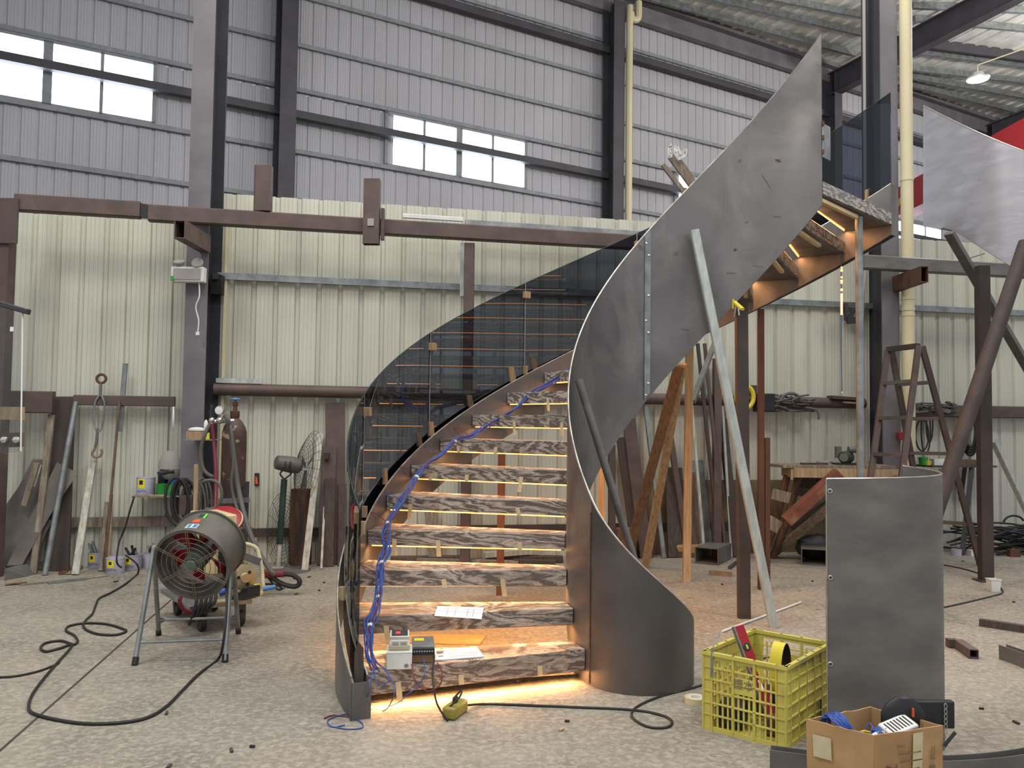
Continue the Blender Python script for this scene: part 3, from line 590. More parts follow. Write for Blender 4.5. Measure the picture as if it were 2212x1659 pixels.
def sheet(label, px, off, m, t=.004, lean_=.10):
    pts = []
    for x, y in px:
        p = Gw(x, y, off); zz = max(p.z, .01); o = off+lean_*max(0, (1.3-zz)); q = Gw(x, y, o)
        if q.z < .004: q = Fz(x, y, .004)
        pts.append(q)
    mb = MB(); mb.prism(pts, -GN*t); single('steel_sheet', mb, m, label, 'sheet', min(pts, key=lambda p: p.z), 'steel sheets at the left edge', False)
sheet('dark steel sheet with a cut waist, farthest left against the wall', [(70, 992), (112, 993), (98, 1060), (28, 1222), (-60, 1226), (-60, 1130), (0, 1108), (40, 1052)], .06, 'sheet_brown', lean_=.2)
sheet('brownish steel sheet standing on one corner behind the galvanised pipe', [(123, 998), (168, 1022), (110, 1110), (48, 1220), (14, 1222)], .13, 'sheet_brown', lean_=.2)
sheet('narrow dark sheet half hidden beneath the brownish corner sheet', [(104, 1120), (112, 1125), (66, 1222), (40, 1222)], .06, 'dark_steel', lean_=.2)
# turnbuckle with ring and hook
t = Thing('turnbuckle', 'rusty steel turnbuckle with ring and hook hanging on the green wall', 'turnbuckle', Gw(214, 990, .14))
gp = lambda x, y: Gw(x, y, .16)
mb = MB(); c0 = gp(219, 818); ring = [c0+GDIR*math.cos(a)*.04+ZV*math.sin(a)*.04 for a in [k*math.pi/8 for k in range(16)]]; mb.tube(ring, .013, 8, closed=True); t.part('ring', mb, 'rusty_steel')
mb = MB(); mb.cyl(gp(218, 828), gp(217, 855), .013, 8); mb.cyl(gp(211, 925), gp(208, 960), .013, 8); t.part('threaded_rod', mb, 'dark_steel')
mb = MB()
mb.tube(curve([gp(217, 852), gp(206, 868), gp(203, 895), gp(205, 922), gp(211, 934)], 4), .009, 8); mb.tube(curve([gp(217, 852), gp(225, 868), gp(225, 895), gp(219, 925), gp(212, 934)], 4), .009, 8); t.part('body', mb, 'galvanised')
mb = MB(); mb.tube(curve([gp(208, 956), gp(204, 970), gp(199, 980), gp(204, 987), gp(215, 986), gp(220, 978), gp(219, 970)], 4), [.012]*24+[.004], 8) if False else mb.tube(curve([gp(208, 956), gp(204, 970), gp(199, 980), gp(204, 987), gp(215, 986), gp(220, 978), gp(219, 970)], 4), .012, 8); t.part('hook', mb, 'wire_rusty')
# long handled screwdriver against the wall
t = Thing('long_screwdriver', 'long rod with a black and orange handle leaning on the green wall', 'tool', Fz(553, 1212)); a = Gw(553, 1170, .05); a.z = 0; b = Gw(555, 1050, .03); c1 = Gw(555, 1022, .02)
mb = MB(); mb.cyl(a, b, .009, 8); t.part('shaft', mb, 'white_paint_wood'); mb = MB(); mb.cyl(b, c1, .022, 10); t.part('handle', mb, 'black_rubber'); mb = MB(); mb.cyl(b+ZV*.02-V(0, .008, 0), c1-ZV*.03-V(0, .008, 0), .016, 10); t.part('grip', mb, 'orange_handle')
# loose bits on the floor at left
mb = MB(); a = Fz(10, 1254); b = Fz(58, 1246); mb.prism([a, b, b+V(-.06, .0, .09), a+V(0, 0, .1)], V(0, .12, 0)); single('steel_offcut', mb, 'dark_steel', 'folded dark steel offcut on the floor at far left', 'offcut', a, None, False)
mb = MB(); a = Fz(12, 1260, .02); b = Fz(58, 1256, .02); mb.cyl(a, b, .02, 10); single('tube_offcut', mb, 'wire_rusty', 'short tube offcut lying before the folded dark offcut', 'offcut', a)
mb = MB(); a = Fz(104, 1259, .012); b = Fz(186, 1250, .012); mb.bar(a, b, .03, .02); single('flat_offcut', mb, 'galvanised', 'galvanised strip lying on the floor before the leaning pipe', 'strip', a)
mb = MB(); a = Fz(44, 1263, .008); b = Fz(106, 1257, .008); mb.bar(a, b, .025, .012); single('flat_offcut', mb, 'wood_grey', 'grey slat lying left of the galvanised strip on the floor', 'slat', a)
mb = MB(); a = Fz(186, 1250, .006); b = Fz(236, 1243, .006); mb.cyl(a, b, .006, 6); single('steel_rod', mb, 'wire_rusty', 'thin rod on the floor pointing at the putty cans', 'rod', a)
mb = MB(); a = Fz(105, 1225, .02); mb.box(a+V(.1, .0, 0), .4, .07, .03); mb.box(a+V(-.12, .02, .03), .25, .06, .03); single('scrap_pieces', mb, 'wood_grey', 'flat scrap pieces lying along the wall under the leaning pipe', 'scrap', a)
mb = MB(); a = Fz(128, 1238, .015); mb.bar(a, a+V(.07, .02, .0), .035, .025); single('hand_tool', mb, 'rusty_steel', 'small orange handle on the floor near the leaning pipe foot', 'handle', a)
mb = MB(); a = Fz(143, 1237, .012); mb.tube([a+V(.06*math.cos(k*math.pi/6), .04*math.sin(k*math.pi/6), 0) for k in range(12)], .01, 6, closed=True); single('rubber_ring', mb, 'wire_rusty', 'small ring on the floor beside the orange handle', 'ring', a)
# ------------------------------------------------------------------ putty cans and buckets
def can(px, py, w, label, z=0.0, h=None, off=None, group='white putty cans', tools=0, lab=True):
    c = Fz(px, py, z) if off is None else Gw(px, py, off)
    y = c.y; r = w/2/CF*y; h = h/CF*y if h else r*1.9
    c = c+V(0, r-.07, 0)
    t = Thing('putty_can', label, 'can', c, group)
    mb = MB(); mb.lathe([(0, .004), (r*.96, 0), (r, .01), (r, h-.012), (r*1.03, h-.01), (r*1.03, h), (r*.95, h), (r*.94, h*.86), (0, h*.86)], c, ZV, 22); t.part('body', mb, 'putty_can')
    if lab:
        mb = MB(); mb.lathe([(r*1.004, h*.42), (r*1.012, h*.42), (r*1.012, h*.9), (r*1.004, h*.9)], c, ZV, 8, 236, 284, X=V(1, 0, 0)); l = t.part('yellow_label', mb, 'label_yellow')
        mb = MB(); mb.lathe([(r*1.013, h*.6), (r*1.016, h*.6), (r*1.016, h*.8), (r*1.013, h*.8)], c, ZV, 5, 250, 270, X=V(1, 0, 0)); t.part('mark', mb, 'black_plastic', l)
        text('PUTTY', h*.22, c+V(0, -r*1.02, h*.26), V(1, 0, 0), ZV, 'ink', t.o, origin=c)
    for k in range(tools):
        mb = MB(); a = c+V(random.uniform(-.5, .5)*r, random.uniform(-.4, .4)*r, h*.8); mb.cyl(a, a+V(random.uniform(-.07, .07), random.uniform(-.02, .02), random.uniform(.08, .13)), .012, 8)
        single('grey_tube', mb, random.choice(('foam_grey', 'galvanised', 'black_plastic')), 'short tube sticking out of a putty can on the floor', 'tube', a, 'tubes standing in the putty cans')
    return c, r, h
can(208, 1226, 35, 'white putty can with a yellow label, leftmost on the floor', h=33, tools=3)
can(248, 1238, 38, 'white putty can with a yellow label, front one on the floor', h=33)
can(285, 1231, 36, 'white putty can right of the front can, full of tubes', h=33, tools=4)
can(322, 1225, 26, 'plain pale can half hidden behind the blower leg', h=30, tools=2, lab=False)
# shelf board with cans on it
sA = Gw(284, 1072, .34); sB = Gw(402, 1072, .34); sz = sA.z; mb = MB(); mb.prism([sA, V(sB.x, sB.y, sz), V(sB.x, sB.y, sz)-GN*.32, sA-GN*.32], ZV*-.012)
t = Thing('wall_shelf', 'thin shelf board with paint cans on the green wall', 'shelf', sA); t.part('board', mb, 'wood_grey', smooth=False)
mb = MB(); mb.bar(Gw(383, 1074, .04), Gw(383, 1120, .04), .03, .03); mb.bar(Gw(383, 1120, .04), Gw(383, 1075, .3), .02, .02); t.part('bracket', mb, 'dark_paint')
def shc(px, off): p = Gw(px, 1070, off); return V(p.x, p.y, sz)
def bucket(c, r, h, label, m='green_plastic', group='green plastic tubs'):
    mb = MB(); mb.lathe([(0, .003), (r*.85, 0), (r, h-.01), (r*1.05, h-.01), (r*1.05, h), (r*.95, h), (r*.82, .008), (0, .01)], c, ZV, 20); single('plastic_tub', mb, m, label, 'tub', c, group)
def can2(px, off, w, h, label, lab=True):
    c = shc(px, off); t = Thing('putty_can', label, 'can', c, 'white putty cans'); r = w
    mb = MB(); mb.lathe([(0, .004), (r*.96, 0), (r, .01), (r, h-.012), (r*1.03, h-.01), (r*1.03, h), (r*.95, h), (r*.94, h*.86), (0, h*.86)], c, ZV, 22); t.part('body', mb, 'putty_can')
    mb = MB(); mb.lathe([(r*1.004, h*.4), (r*1.012, h*.4), (r*1.012, h*.92), (r*1.004, h*.92)], c, ZV, 8, 240, 288, X=V(1, 0, 0)); l = t.part('yellow_label' if lab else 'blue_label', mb, 'label_yellow' if lab else 'blue_paint')
    if lab:
        mb = MB(); mb.lathe([(r*1.013, h*.6), (r*1.018, h*.6), (r*1.018, h*.84), (r*1.013, h*.84)], c, ZV, 5, 252, 276, X=V(1, 0, 0)); t.part('mark', mb, 'black_plastic', l)
        text('PUTTY', h*.17, c+V(0, -r*1.02, h*.22), V(1, 0, 0), ZV, 'ink', t.o, origin=c)
can2(314, .17, .083, .165, 'white putty can with a yellow label standing on the wall shelf')
can2(384, .12, .09, .17, 'white can with a blue label on the wall shelf behind the tubs', False)
bucket(shc(350, .22), .055, .105, 'green tub on the wall shelf, next to the labelled can'); bucket(shc(373, .26), .058, .1, 'green tub on the wall shelf nearest the cable coil')
bucket(shc(352, .09)+ZV*.0, .05, .19, 'dull green tub at the back of the wall shelf', 'green_dark')
mb = MB(); a = shc(326, .3); mb.bar(a+V(-.03, 0, .006), a+V(.12, .01, .006), .03, .01); single('wooden_spatula', mb, 'wood_pale', 'thin wooden spatula lying on the shelf before the labelled can', 'spatula', a)
mb = MB(); q = [Gw(290, 1073, .35), Gw(283, 1095, .34), Gw(270, 1140, .33), Gw(258, 1170, .4), Fz(252, 1212, .25), Fz(262, 1226, .08)]; mb.tube(curve(q, 5), .008, 6); single('thin_cable', mb, 'black_rubber', 'thin black cable drooping from the shelf to the putty cans', 'cable', q[-1])
# face shield hanging beside the column
t = Thing('face_shield', 'dusty welding face shield hanging left of the grey column', 'shield', Gw(360, 1032, .2)); c = Gw(372, 1008, .17)
mb = MB(); mb.lathe([(.11, -.07), (.125, 0), (.12, .015), (.11, .015), (.1, -.07)], c, V(-.2, -.5, .85), 14, 60, 300); t.part('visor', mb, 'foam_grey')
mb = MB(); mb.grid([[c+V(.12*math.cos(a)*math.cos(b*.8), -.1*math.sin(a)*math.cos(b*.8)-.02, .17*math.sin(b)-.02) for a in [math.pi*(.15+.7*k/8) for k in range(9)]] for b in [math.pi/2*j/6 for j in range(7)]]); t.part('dome', mb, 'foam_grey')
mb = MB(); mb.tube([c+V(-.12, -.02, -.06), c+V(-.05, -.1, -.06), c+V(.06, -.1, -.04)], .015, 6); t.part('head_band', mb, 'black_plastic')
# shelf bracket on the column with a little box and plastic bag
sA = Dy(397, 950, 7.62); t = Thing('column_shelf', 'small steel shelf fixed to the grey column', 'shelf', sA); mb = MB(); mb.box(sA+V(.12, .15, 0), .26, .3, .008); t.part('plate', mb, 'galvanised', smooth=False)
mb = MB(); a = sA+V(.085, .08, .04); mb.box(a, .15, .11, .07); single('small_box', mb, 'wood_orange', 'small orange cardboard box on the column shelf', 'box', a-ZV*.035)
mb = MB(); mb.ball(a+V(0, 0, .05), .075, 10, 1.1, .7, .32); mb.ball(a+V(.08, 0, .09), .03, 8, .7, .6, 1.8); single('plastic_bag', mb, 'white_plastic', 'crumpled clear plastic bag on the small box of the column shelf', 'bag', a+V(0, 0, .04))
mb = MB(); b = sA+V(.19, .06, .035); mb.cyl(b-ZV*.03, b+ZV*.03, .018, 10); single('yellow_bottle', mb, 'yellow_paint', 'tiny yellow bottle beside the box on the column shelf', 'bottle', b-ZV*.03)
mb = MB(); a = Dy(375, 905, 7.9); mb.lathe([(0, 0), (.12, .0), (.11, .012), (0, .02)], a, V(-.9, -.4, 0), 18); single('white_disc', mb, 'white_plastic', 'pale round disc edge on behind the grey column', 'disc', a)
# ------------------------------------------------------------------ clear panel sample at the left edge
t = Thing('clear_panel', 'clear balustrade panel with a dark handrail at the left edge', 'panel', Dy(20, 975, 5.6))
def q(x, y, d=5.6): return Dy(x, y, d)
mb = MB(); mb.prism([q(-60, 640), q(49, 672), q(45, 975), q(-60, 990)], V(0, .012, 0)); t.part('glass', mb, 'clear_glass', smooth=False)
mb = MB(); mb.bar(q(-70, 636), q(62, 674), .05, .035, c=.006); t.part('handrail', mb, 'dark_paint')
mb = MB(); mb.bar(q(-60, 892)+V(0, .03, 0), q(45, 893)+V(0, .03, 0), .03, .085); t.part('wood_strip', mb, 'wood_pale')
mb = MB(); mb.bar(q(-60, 953)+V(0, .035, 0), q(43, 950)+V(0, .035, 0), .04, .095); t.part('clamp_bar', mb, 'wood_brown')
for x in (10, 36):
    mb = MB(); mb.lathe([(0, .02), (.02, .015), (.024, 0)], q(x, 950)+V(0, -.002, 0), V(0, -1, 0), 12); t.part('disc_bolt', mb, 'chrome')
mb = MB(); mb.box(q(26, 711)+V(0, -.003, 0), .022, .002, .03); t.part('sticker', mb, 'paper')
mb = MB(); mb.bar(q(49, 672), q(45, 975), .004, .012, up=V(0, 1, 0)); t.part('bright_edge', mb, 'paper')
# ------------------------------------------------------------------ portable drum blower
C0 = Dy(413, 1221, 5.0); ax = V(-.06, -.93, -.33).normalized(); RR = .214
t = Thing('drum_blower', 'grey drum blower on a tubular stand on the bare floor', 'fan', V(C0.x, 5.2, 0))
C1 = C0 - ax*.27
mb = MB(); mb.lathe([(RR-.006, 0), (RR+.012, 0), (RR+.012, .012), (RR, .014), (RR, .256), (RR+.012, .258), (RR+.012, .27), (RR-.006, .27), (RR-.006, 0)], C1, ax, 40); dr = t.part('drum', mb, 'fan_grey')
u = ax.cross(ZV).normalized(); v = u.cross(ax).normalized()   # u: right-ish, v: up-ish
if u.x < 0: u = -u
if v.z < 0: v = -v
def gp(a, r, d=.0): return C0 + u*math.cos(a)*r + v*math.sin(a)*r + ax*d
mb = MB()
for r in (.05, .085, .115, .145, .175): mb.tube([gp(2*math.pi*k/36, r, .004) for k in range(36)], .0022, 5, closed=True)
for k in range(6):
    a = math.pi/2+k*math.pi/3
    for s in (-.006, .006): mb.tube([gp(a, .02, .006)+(gp(a+math.pi/2, s)-C0), gp(a, RR+.008, .006)+(gp(a+math.pi/2, s)-C0)], .0022, 5)
gr = t.part('front_guard', mb, 'wire_rusty')
mb = MB(); mb.lathe([(0, .012), (.03, .01), (.036, 0)], C0, ax, 16); t.part('guard_boss', mb, 'fan_hub', gr)
mb = MB(); mb.lathe([(0, .1), (.055, .09), (.066, .06), (.066, -.1), (0, -.1)], C0-ax*.12, ax, 22); t.part('motor', mb, 'fan_hub')
for k in range(6):
    a = k*math.pi/3+.3; mb = MB(); cc = C0-ax*.17
    def bp(r, da, dd): return cc+u*math.cos(a+da)*r+v*math.sin(a+da)*r+ax*dd
    mb.slab([[bp(.06, -.25, -.03), bp(.06, .25, .03)], [bp(.195, -.28, -.012), bp(.195, .22, .02)]], [[bp(.06, -.25, -.034), bp(.06, .25, .026)], [bp(.195, -.28, -.016), bp(.195, .22, .016)]]); t.part('blade', mb, 'red_paint')
mb = MB()
for k in range(4): mb.bar(C0-ax*.2+(gp(k*math.pi/2+.5, .06)-C0), C0-ax*.2+(gp(k*math.pi/2+.5, RR-.006)-C0), .03, .006)
t.part('motor_strut', mb, 'fan_grey')
# stickers on the drum
def patch(a0, a1, d0, d1, m, name, lift=.0015, parent=None):
    mb = MB(); n = 6; A = [[C0-ax*d + (gp(a0+(a1-a0)*k/n, RR+lift)-C0) for k in range(n+1)] for d in (d0, d1)]; B = [[C0-ax*d + (gp(a0+(a1-a0)*k/n, RR+.0003)-C0) for k in range(n+1)] for d in (d0, d1)]; mb.slab(A, B); return t.part(name, mb, m, dr if parent is None else parent)
s1 = patch(1.42, 1.74, .05, .1, 'white_plastic', 'info_sticker'); patch(1.44, 1.55, .055, .095, 'blue_paint', 'blue_print', .0022); patch(1.6, 1.7, .055, .095, 'blue_paint', 'blue_print', .0022)
patch(1.48, 1.68, .12, .16, 'orange_handle', 'red_sticker'); patch(1.42, 1.64, .19, .23, 'green_dark', 'green_sticker'); patch(1.44, 1.49, .185, .235, 'laser_green', 'bright_spot', .0022)
# stand
fl_, fr_, bl_, br_ = Fz(291, 1437), Fz(486, 1431), Fz(343, 1372), Fz(515, 1368)
tl = Dy(332, 1187, 5.12); tr = Dy(502, 1178, 5.22)
for (f, b, tp, nm) in ((fl_, bl_, tl, 'left'), (fr_, br_, tr, 'right')):
    dn = ZV*.012
    mb = MB(); mb.tube(curve([f+dn, f+(tp-f)*.5, tp+(f-tp)*.08-ZV*.0, tp+ZV*.012, tp+(b-tp)*.08, b+(tp-b)*.5, b+dn], 5), .0145, 10); st = t.part('leg_frame', mb, 'galvanised')
    for e in (f, b):
        d = (tp-e).normalized(); mb = MB(); mb.cyl(e+ZV*.002, e+d*.045, .018, 10); t.part('rubber_foot', mb, 'black_rubber', st)
    mb = MB(); s = (C0-ax*.13-tp); mb.cyl(tp-V(0, 0, .0), tp+s*(1-(RR+.004)/s.length), .012, 8); mb.lathe([(0, .012), (.02, .01), (.022, 0)], tp-s.normalized()*.014, -s, 10); t.part('pivot_knob', mb, 'dark_paint', st)
for a, b, tA, tB in ((fl_, fr_, tl, tr), (bl_, br_, tl, tr)):
    p = a+(tA-a)*.19; q = b+(tB-b)*.19; mb = MB(); mb.cyl(p, q, .009, 8); cb = t.part('crossbar', mb, 'galvanised')
    mb = MB(); d = (q-p).normalized()
    for o, dd, e in ((p, d, (tA-a).normalized()), (q, -d, (tB-b).normalized())): mb = MB(); mb.prism([o+e*.045, o-e*.045, o+dd*.055], d.cross(e)*.004); t.part('gusset', mb, 'galvanised', cb, False)
# its cable on the floor
pts = [tr+V(-.03, -.04, -.12), Dy(490, 1300, 5.0), Dy(482, 1390, 4.9)] + [Fz(x, y, .009) for x, y in ((470, 1425), (430, 1455), (395, 1490), (360, 1525), (318, 1550), (258, 1561), (190, 1563), (130, 1556), (75, 1542), (62, 1528), (70, 1500), (95, 1465), (125, 1430), (148, 1405), (155, 1392), (130, 1400), (100, 1407), (88, 1400), (98, 1389), (130, 1384), (152, 1390), (160, 1392), (168, 1385), (160, 1372), (143, 1362), (150, 1352), (185, 1346), (230, 1348), (265, 1358), (272, 1364), (250, 1371), (215, 1370), (190, 1362), (180, 1352), (185, 1340), (200, 1325), (208, 1305), (215, 1292), (240, 1280), (270, 1262), (298, 1238))] + [Dy(295, 1218, 7.5), Dy(272, 1200, 7.6)]
mb = MB(); mb.tube(curve(pts, 5), .0075, 8); single('power_cable', mb, 'black_rubber', 'long black cable looping over the floor from the drum blower', 'cable', pts[8])
pts = [Fz(x, y, .007) for x, y in ((-40, 1462), (20, 1462), (75, 1452), (110, 1440), (128, 1432))]; mb = MB(); mb.tube(curve(pts, 5), .006, 8); single('power_cable', mb, 'black_rubber', 'thin cable entering from the left edge across the floor', 'cable', pts[1])
# ------------------------------------------------------------------ welding trolley with gas cylinder
P = lambda x, y, d: Dy(x, y, d)
t = Thing('welding_trolley', 'welding machine trolley loaded with hoses behind the drum blower', 'trolley', Fz(480, 1340))
b0 = Fz(409, 1318, .16); bx = Fz(545, 1302, .16)
dx = (bx-b0); dx.z = 0; L_ = dx.length; dx.normalize(); dy = V(-dx.y, dx.x, 0)
def tp_(a, b, z): return b0 + dx*a + dy*b + ZV*(z-b0.z)
mb = MB(); mb.box(tp_(L_/2, .35, .17), L_, .7, .03, dx, dy, ZV); t.part('platform', mb, 'galvanised', bevel=.003)
for a in (.1, L_-.06):
    for b in (.06, .62):
        mb = MB(); c = tp_(a, b, .06); mb.lathe([(0, -.018), (.055, -.018), (.06, -.01), (.06, .01), (.055, .018), (0, .018)], c, dx, 18); w = t.part('wheel', mb, 'black_rubber')
        mb = MB(); mb.box(c+ZV*.055, .06, .05, .09, dx, dy, ZV); t.part('wheel_fork', mb, 'dark_paint', w)
mb = MB(); mb.tube(curve([tp_(.05, -.02, .2), tp_(L_*.6, -.02, .2), tp_(L_+.05, .0, .21), tp_(L_+.08, .03, .3), tp_(L_+.08, .1, .44), tp_(L_+.05, .14, .52), tp_(L_*.72, .2, .56)], 5), .014, 8)
mb.tube(curve([tp_(L_+.02, .3, .2), tp_(L_+.06, .32, .44), tp_(L_+.02, .3, .52), tp_(L_*.7, .3, .56)], 5), .014, 8); t.part('tube_frame', mb, 'pvc_cream')
mb = MB(); mb.box(tp_(L_*.63, .4, .46), .2, .42, .56, dx, dy, ZV); m = t.part('machine_case', mb, 'cream_paint', bevel=.01)
mb = MB(); mb.box(tp_(L_*.7, .18, .44), .11, .012, .42, dx, dy, ZV); t.part('black_panel', mb, 'black_plastic', m)
mb = MB(); mb.box(tp_(.2, .5, .36), .3, .3, .34, dx, dy, ZV); t.part('machine_case', mb, 'dark_paint', bevel=.01)
c = tp_(L_-.06, .02, .335); mb = MB(); mb.lathe([(0, .05), (.03, .05), (.035, .04), (.07, .035), (.085, .03), (.088, -.03), (0, -.03)], c, -dy, 26); sp = t.part('wire_spool', mb, 'brass')
for k in range(3):
    mb = MB(); a = k*2.1+.9; mb.cyl(c-dy*.03+dx*.045*math.cos(a)+ZV*.045*math.sin(a), c-dy*.042+dx*.045*math.cos(a)+ZV*.045*math.sin(a), .012, 8); t.part('spool_hole', mb, 'black_plastic', sp)
mb = MB(); mb.box(tp_(L_-.02, .12, .46), .17, .2, .05, (dx*.9-ZV*.4).normalized(), dy, (ZV*.9+dx*.4).normalized()); t.part('feeder_lid', mb, 'grey_paint', bevel=.004)
mb = MB(); mb.box(tp_(L_+.02, -.03, .27), .045, .03, .035, dx, dy, ZV); t.part('yellow_connector', mb, 'yellow_paint', bevel=.003)
mb = MB(); mb.cyl(tp_(L_+.06, -.03, .25), tp_(L_+.14, -.05, .26), .016, 10); t.part('blue_plug', mb, 'blue_paint')
mb = MB(); mb.cyl(tp_(L_*.45, -.01, .25), tp_(L_*.62, -.02, .27), .022, 10); t.part('blue_socket', mb, 'blue_wire')
mb = MB()
for k in range(7): mb.tube(curve([tp_(L_*.55+.02*k, -.03-.01*k, .22+.01*k), tp_(L_*.8, -.06, .205+.012*k), tp_(L_+.03, -.05, .22+.01*k)], 4), .009, 6)
for k in range(5): mb.tube(curve([tp_(L_*.1+.03*k, 0, .32), tp_(.02+.03*k, -.08, .22), tp_(-.02+.025*k, -.07, .08+.02*k)], 4), .011, 6)
t.part('cable_bundle', mb, 'black_rubber')
mb = MB(); mb.tube(curve([tp_(.12, 0, .36), tp_(-.07, -.06, .27), tp_(-.05, -.06, .18), tp_(.05, -.05, .14)], 5), .014, 8); t.part('red_hose', mb, 'red_wire')
# torch hose with the dark red grip, off to the right
t = Thing('welding_torch', 'welding torch cable with a dark red grip sticking out right of the trolley', 'cable', Fz(600, 1290)); d = 6.9
mb = MB(); mb.tube([P(572, 1241, d), P(614, 1240, d)], [.03, .024], 10); t.part('grip', mb, 'red_wire')
mb = MB(); mb.tube(curve([P(612, 1240, d), P(632, 1242, d), P(646, 1252, d), P(646, 1262, d), P(636, 1267, d), P(618, 1264, d), P(600, 1256, d), P(585, 1245, d)], 5), .02, 8); mb.tube(curve([P(566, 1262, d), P(590, 1262, d), P(606, 1268, d), P(608, 1273, d), P(598, 1272, d), P(585, 1255, d), P(578, 1246, d)], 4), .009, 6); t.part('hose', mb, 'black_rubber')
# round red seat on the trolley
t = Thing('red_stool', 'round red stool seat showing above the drum blower', 'stool', V(P(481, 1120, 6.6).x, 6.75, 0)); c = P(481, 1126, 6.6)
mb = MB(); mb.lathe([(0, .03), (.12, .028), (.145, .02), (.152, .0), (.145, -.02), (.12, -.03), (0, -.03)], c, V(.1, -.62, .75), 26); t.part('seat', mb, 'red_paint'); mb = MB(); mb.tube([c+V(.148*math.cos(k*math.pi/14), .148*.75*math.sin(k*math.pi/14), .148*.62*math.sin(k*math.pi/14)+.002) for k in range(28)], .006, 6, closed=True); t.part('piping', mb, 'cream_paint'); mb = MB(); mb.cyl(c+V(.0, .06, -.04), V(c.x, c.y+.1, .0), .02, 8); t.part('pillar', mb, 'dark_paint')
# gas cylinder
c = Fz(502, 1250); c = V(P(502, 1100, 7.35).x, 7.35, 0.0)
t = Thing('gas_cylinder', 'tall brown gas cylinder with flaking paint beside the grey column', 'cylinder', c)
zt = P(502, 918, 7.35).z; r = 26/CF*7.35
mb = MB(); mb.lathe([(0, 0), (r*.98, 0), (r, .02), (r, zt-.12), (r*.98, zt-.06), (r*.86, zt-.015), (r*.6, zt+.03), (r*.3, zt+.06), (r*.26, zt+.08), (0, zt+.08)], c, ZV, 28); t.part('body', mb, 'cylinder_brown')
mb = MB(); mb.lathe([(.035, zt+.06), (.04, zt+.07), (.04, zt+.12), (.02, zt+.125), (.018, zt+.16), (.024, zt+.17), (.024, zt+.2), (0, zt+.2)], c, ZV, 14); t.part('neck', mb, 'rusty_steel')
mb = MB(); mb.lathe([(.01, zt+.2), (.01, zt+.215), (.036, zt+.215), (.04, zt+.22), (.036, zt+.235), (0, zt+.235)], c, ZV, 14); t.part('valve_wheel', mb, 'blue_paint')
g = P(475, 908, 7.25); t2 = Thing('gas_regulator', 'chrome gas regulator with a round gauge left of the cylinder valve', 'regulator', g)
mb = MB(); mb.cyl(g+V(-.07, 0, -.01), g+V(.1, .06, .0), .018, 10); mb.ball(g+V(0, 0, 0), .032, 12); mb.ball(g+V(-.065, -.01, .0), .026, 12); mb.cyl(g+V(-.065, -.01, -.05), g+V(-.065, -.01, .0), .014, 8); t2.part('body', mb, 'chrome')
mb = MB(); mb.lathe([(0, .01), (.036, .01), (.04, .0), (.04, -.02), (0, -.02)], g+V(.0, -.02, .085), V(0, -1, 0), 20); gg = t2.part('gauge', mb, 'chrome'); mb = MB(); mb.lathe([(0, .002), (.031, .0)], g+V(0, -.032, .085), V(0, -1, 0), 18); t2.part('dial', mb, 'white_plastic', gg)
mb = MB(); mb.tube([g+V(-.07, -.01, .02), g+V(-.068, -.01, .14)], [.017, .014], 10); t2.part('flow_tube', mb, 'clear_glass')
def hose(label, pts, r, m, cat='hose', name='gas_hose', grp=None):
    mb = MB(); mb.tube(curve([P(*p) for p in pts], 6), r, 8); single(name, mb, m, label, cat, P(*pts[-1]), grp)
hose('dark red hose dropping straight from the regulator', [(458, 915, 7.2), (462, 955, 7.2), (466, 1010, 7.15), (466, 1060, 7.1), (464, 1110, 7.0), (463, 1160, 6.9)], .016, 'red_wire')
hose('grey hose bowing out left of the red hose', [(456, 912, 7.25), (442, 940, 7.2), (434, 975, 7.2), (438, 1010, 7.2), (450, 1025, 7.2), (462, 1030, 7.2)], .016, 'grey_cable')
hose('pair of grey cables slung over the cylinder shoulder, front one', [(487, 898, 7.2), (492, 905, 7.1), (499, 940, 7.15), (507, 1000, 7.12), (516, 1060, 7.1), (530, 1120, 7.0), (552, 1180, 6.9), (585, 1232, 6.8), (592, 1240, 6.8)], .02, 'grey_cable')
hose('pair of grey cables slung over the cylinder shoulder, rear one', [(484, 900, 7.25), (497, 915, 7.12), (505, 990, 7.1), (500, 1040, 7.1), (505, 1075, 7.1), (515, 1105, 7.05), (528, 1135, 7.0), (545, 1165, 6.95)], .014, 'grey_cable')
hose('dark cable loop beside the cable coil', [(436, 1042, 6.9), (455, 1037, 6.9), (472, 1045, 6.9), (479, 1065, 6.9), (475, 1085, 6.9), (462, 1098, 6.9), (444, 1100, 6.9)], .013, 'grey_cable')
# cable coils hung on a stake
t = Thing('cable_coil', 'thick coil of grey and black cables hanging left of the cylinder', 'coil', P(405, 1115, 6.95))
for k in range(11):
    mb = MB(); cx = 385+5.2*k; a0 = 0; h = 44+random.uniform(-6, 8); w = 20+random.uniform(-5, 8); sk = (k-5)*3.2
    pts = [P(cx+w*math.cos(a)*(.6 if k > 6 else 1)-sk*math.sin(a)*-.3+(10 if k > 6 else -6)*(1-math.sin(a))*.5, 1083-h*math.sin(a), 6.9+.02*k+.03*math.cos(a)) for a in [2*math.pi*i/18 for i in range(18)]]
    mb.tube(pts, .011, 6, closed=True); t.part('cable_turn', mb, 'black_rubber' if k < 4 else 'grey_cable')
mb = MB(); mb.bar(V(P(424, 1080, 6.82).x, 6.82, 0), P(424, 1003, 6.82), .03, .025); single('wooden_stake', mb, 'wood_pale', 'pale wooden stake standing through the cable coil', 'stake', V(P(424, 1080, 6.82).x, 6.82, 0))
mb = MB(); c = P(404, 1090, 6.98); mb.box(c, .1, .08, .16); single('brown_block', mb, 'red_oxide', 'brown metal block held inside the cable coil', 'block', c)
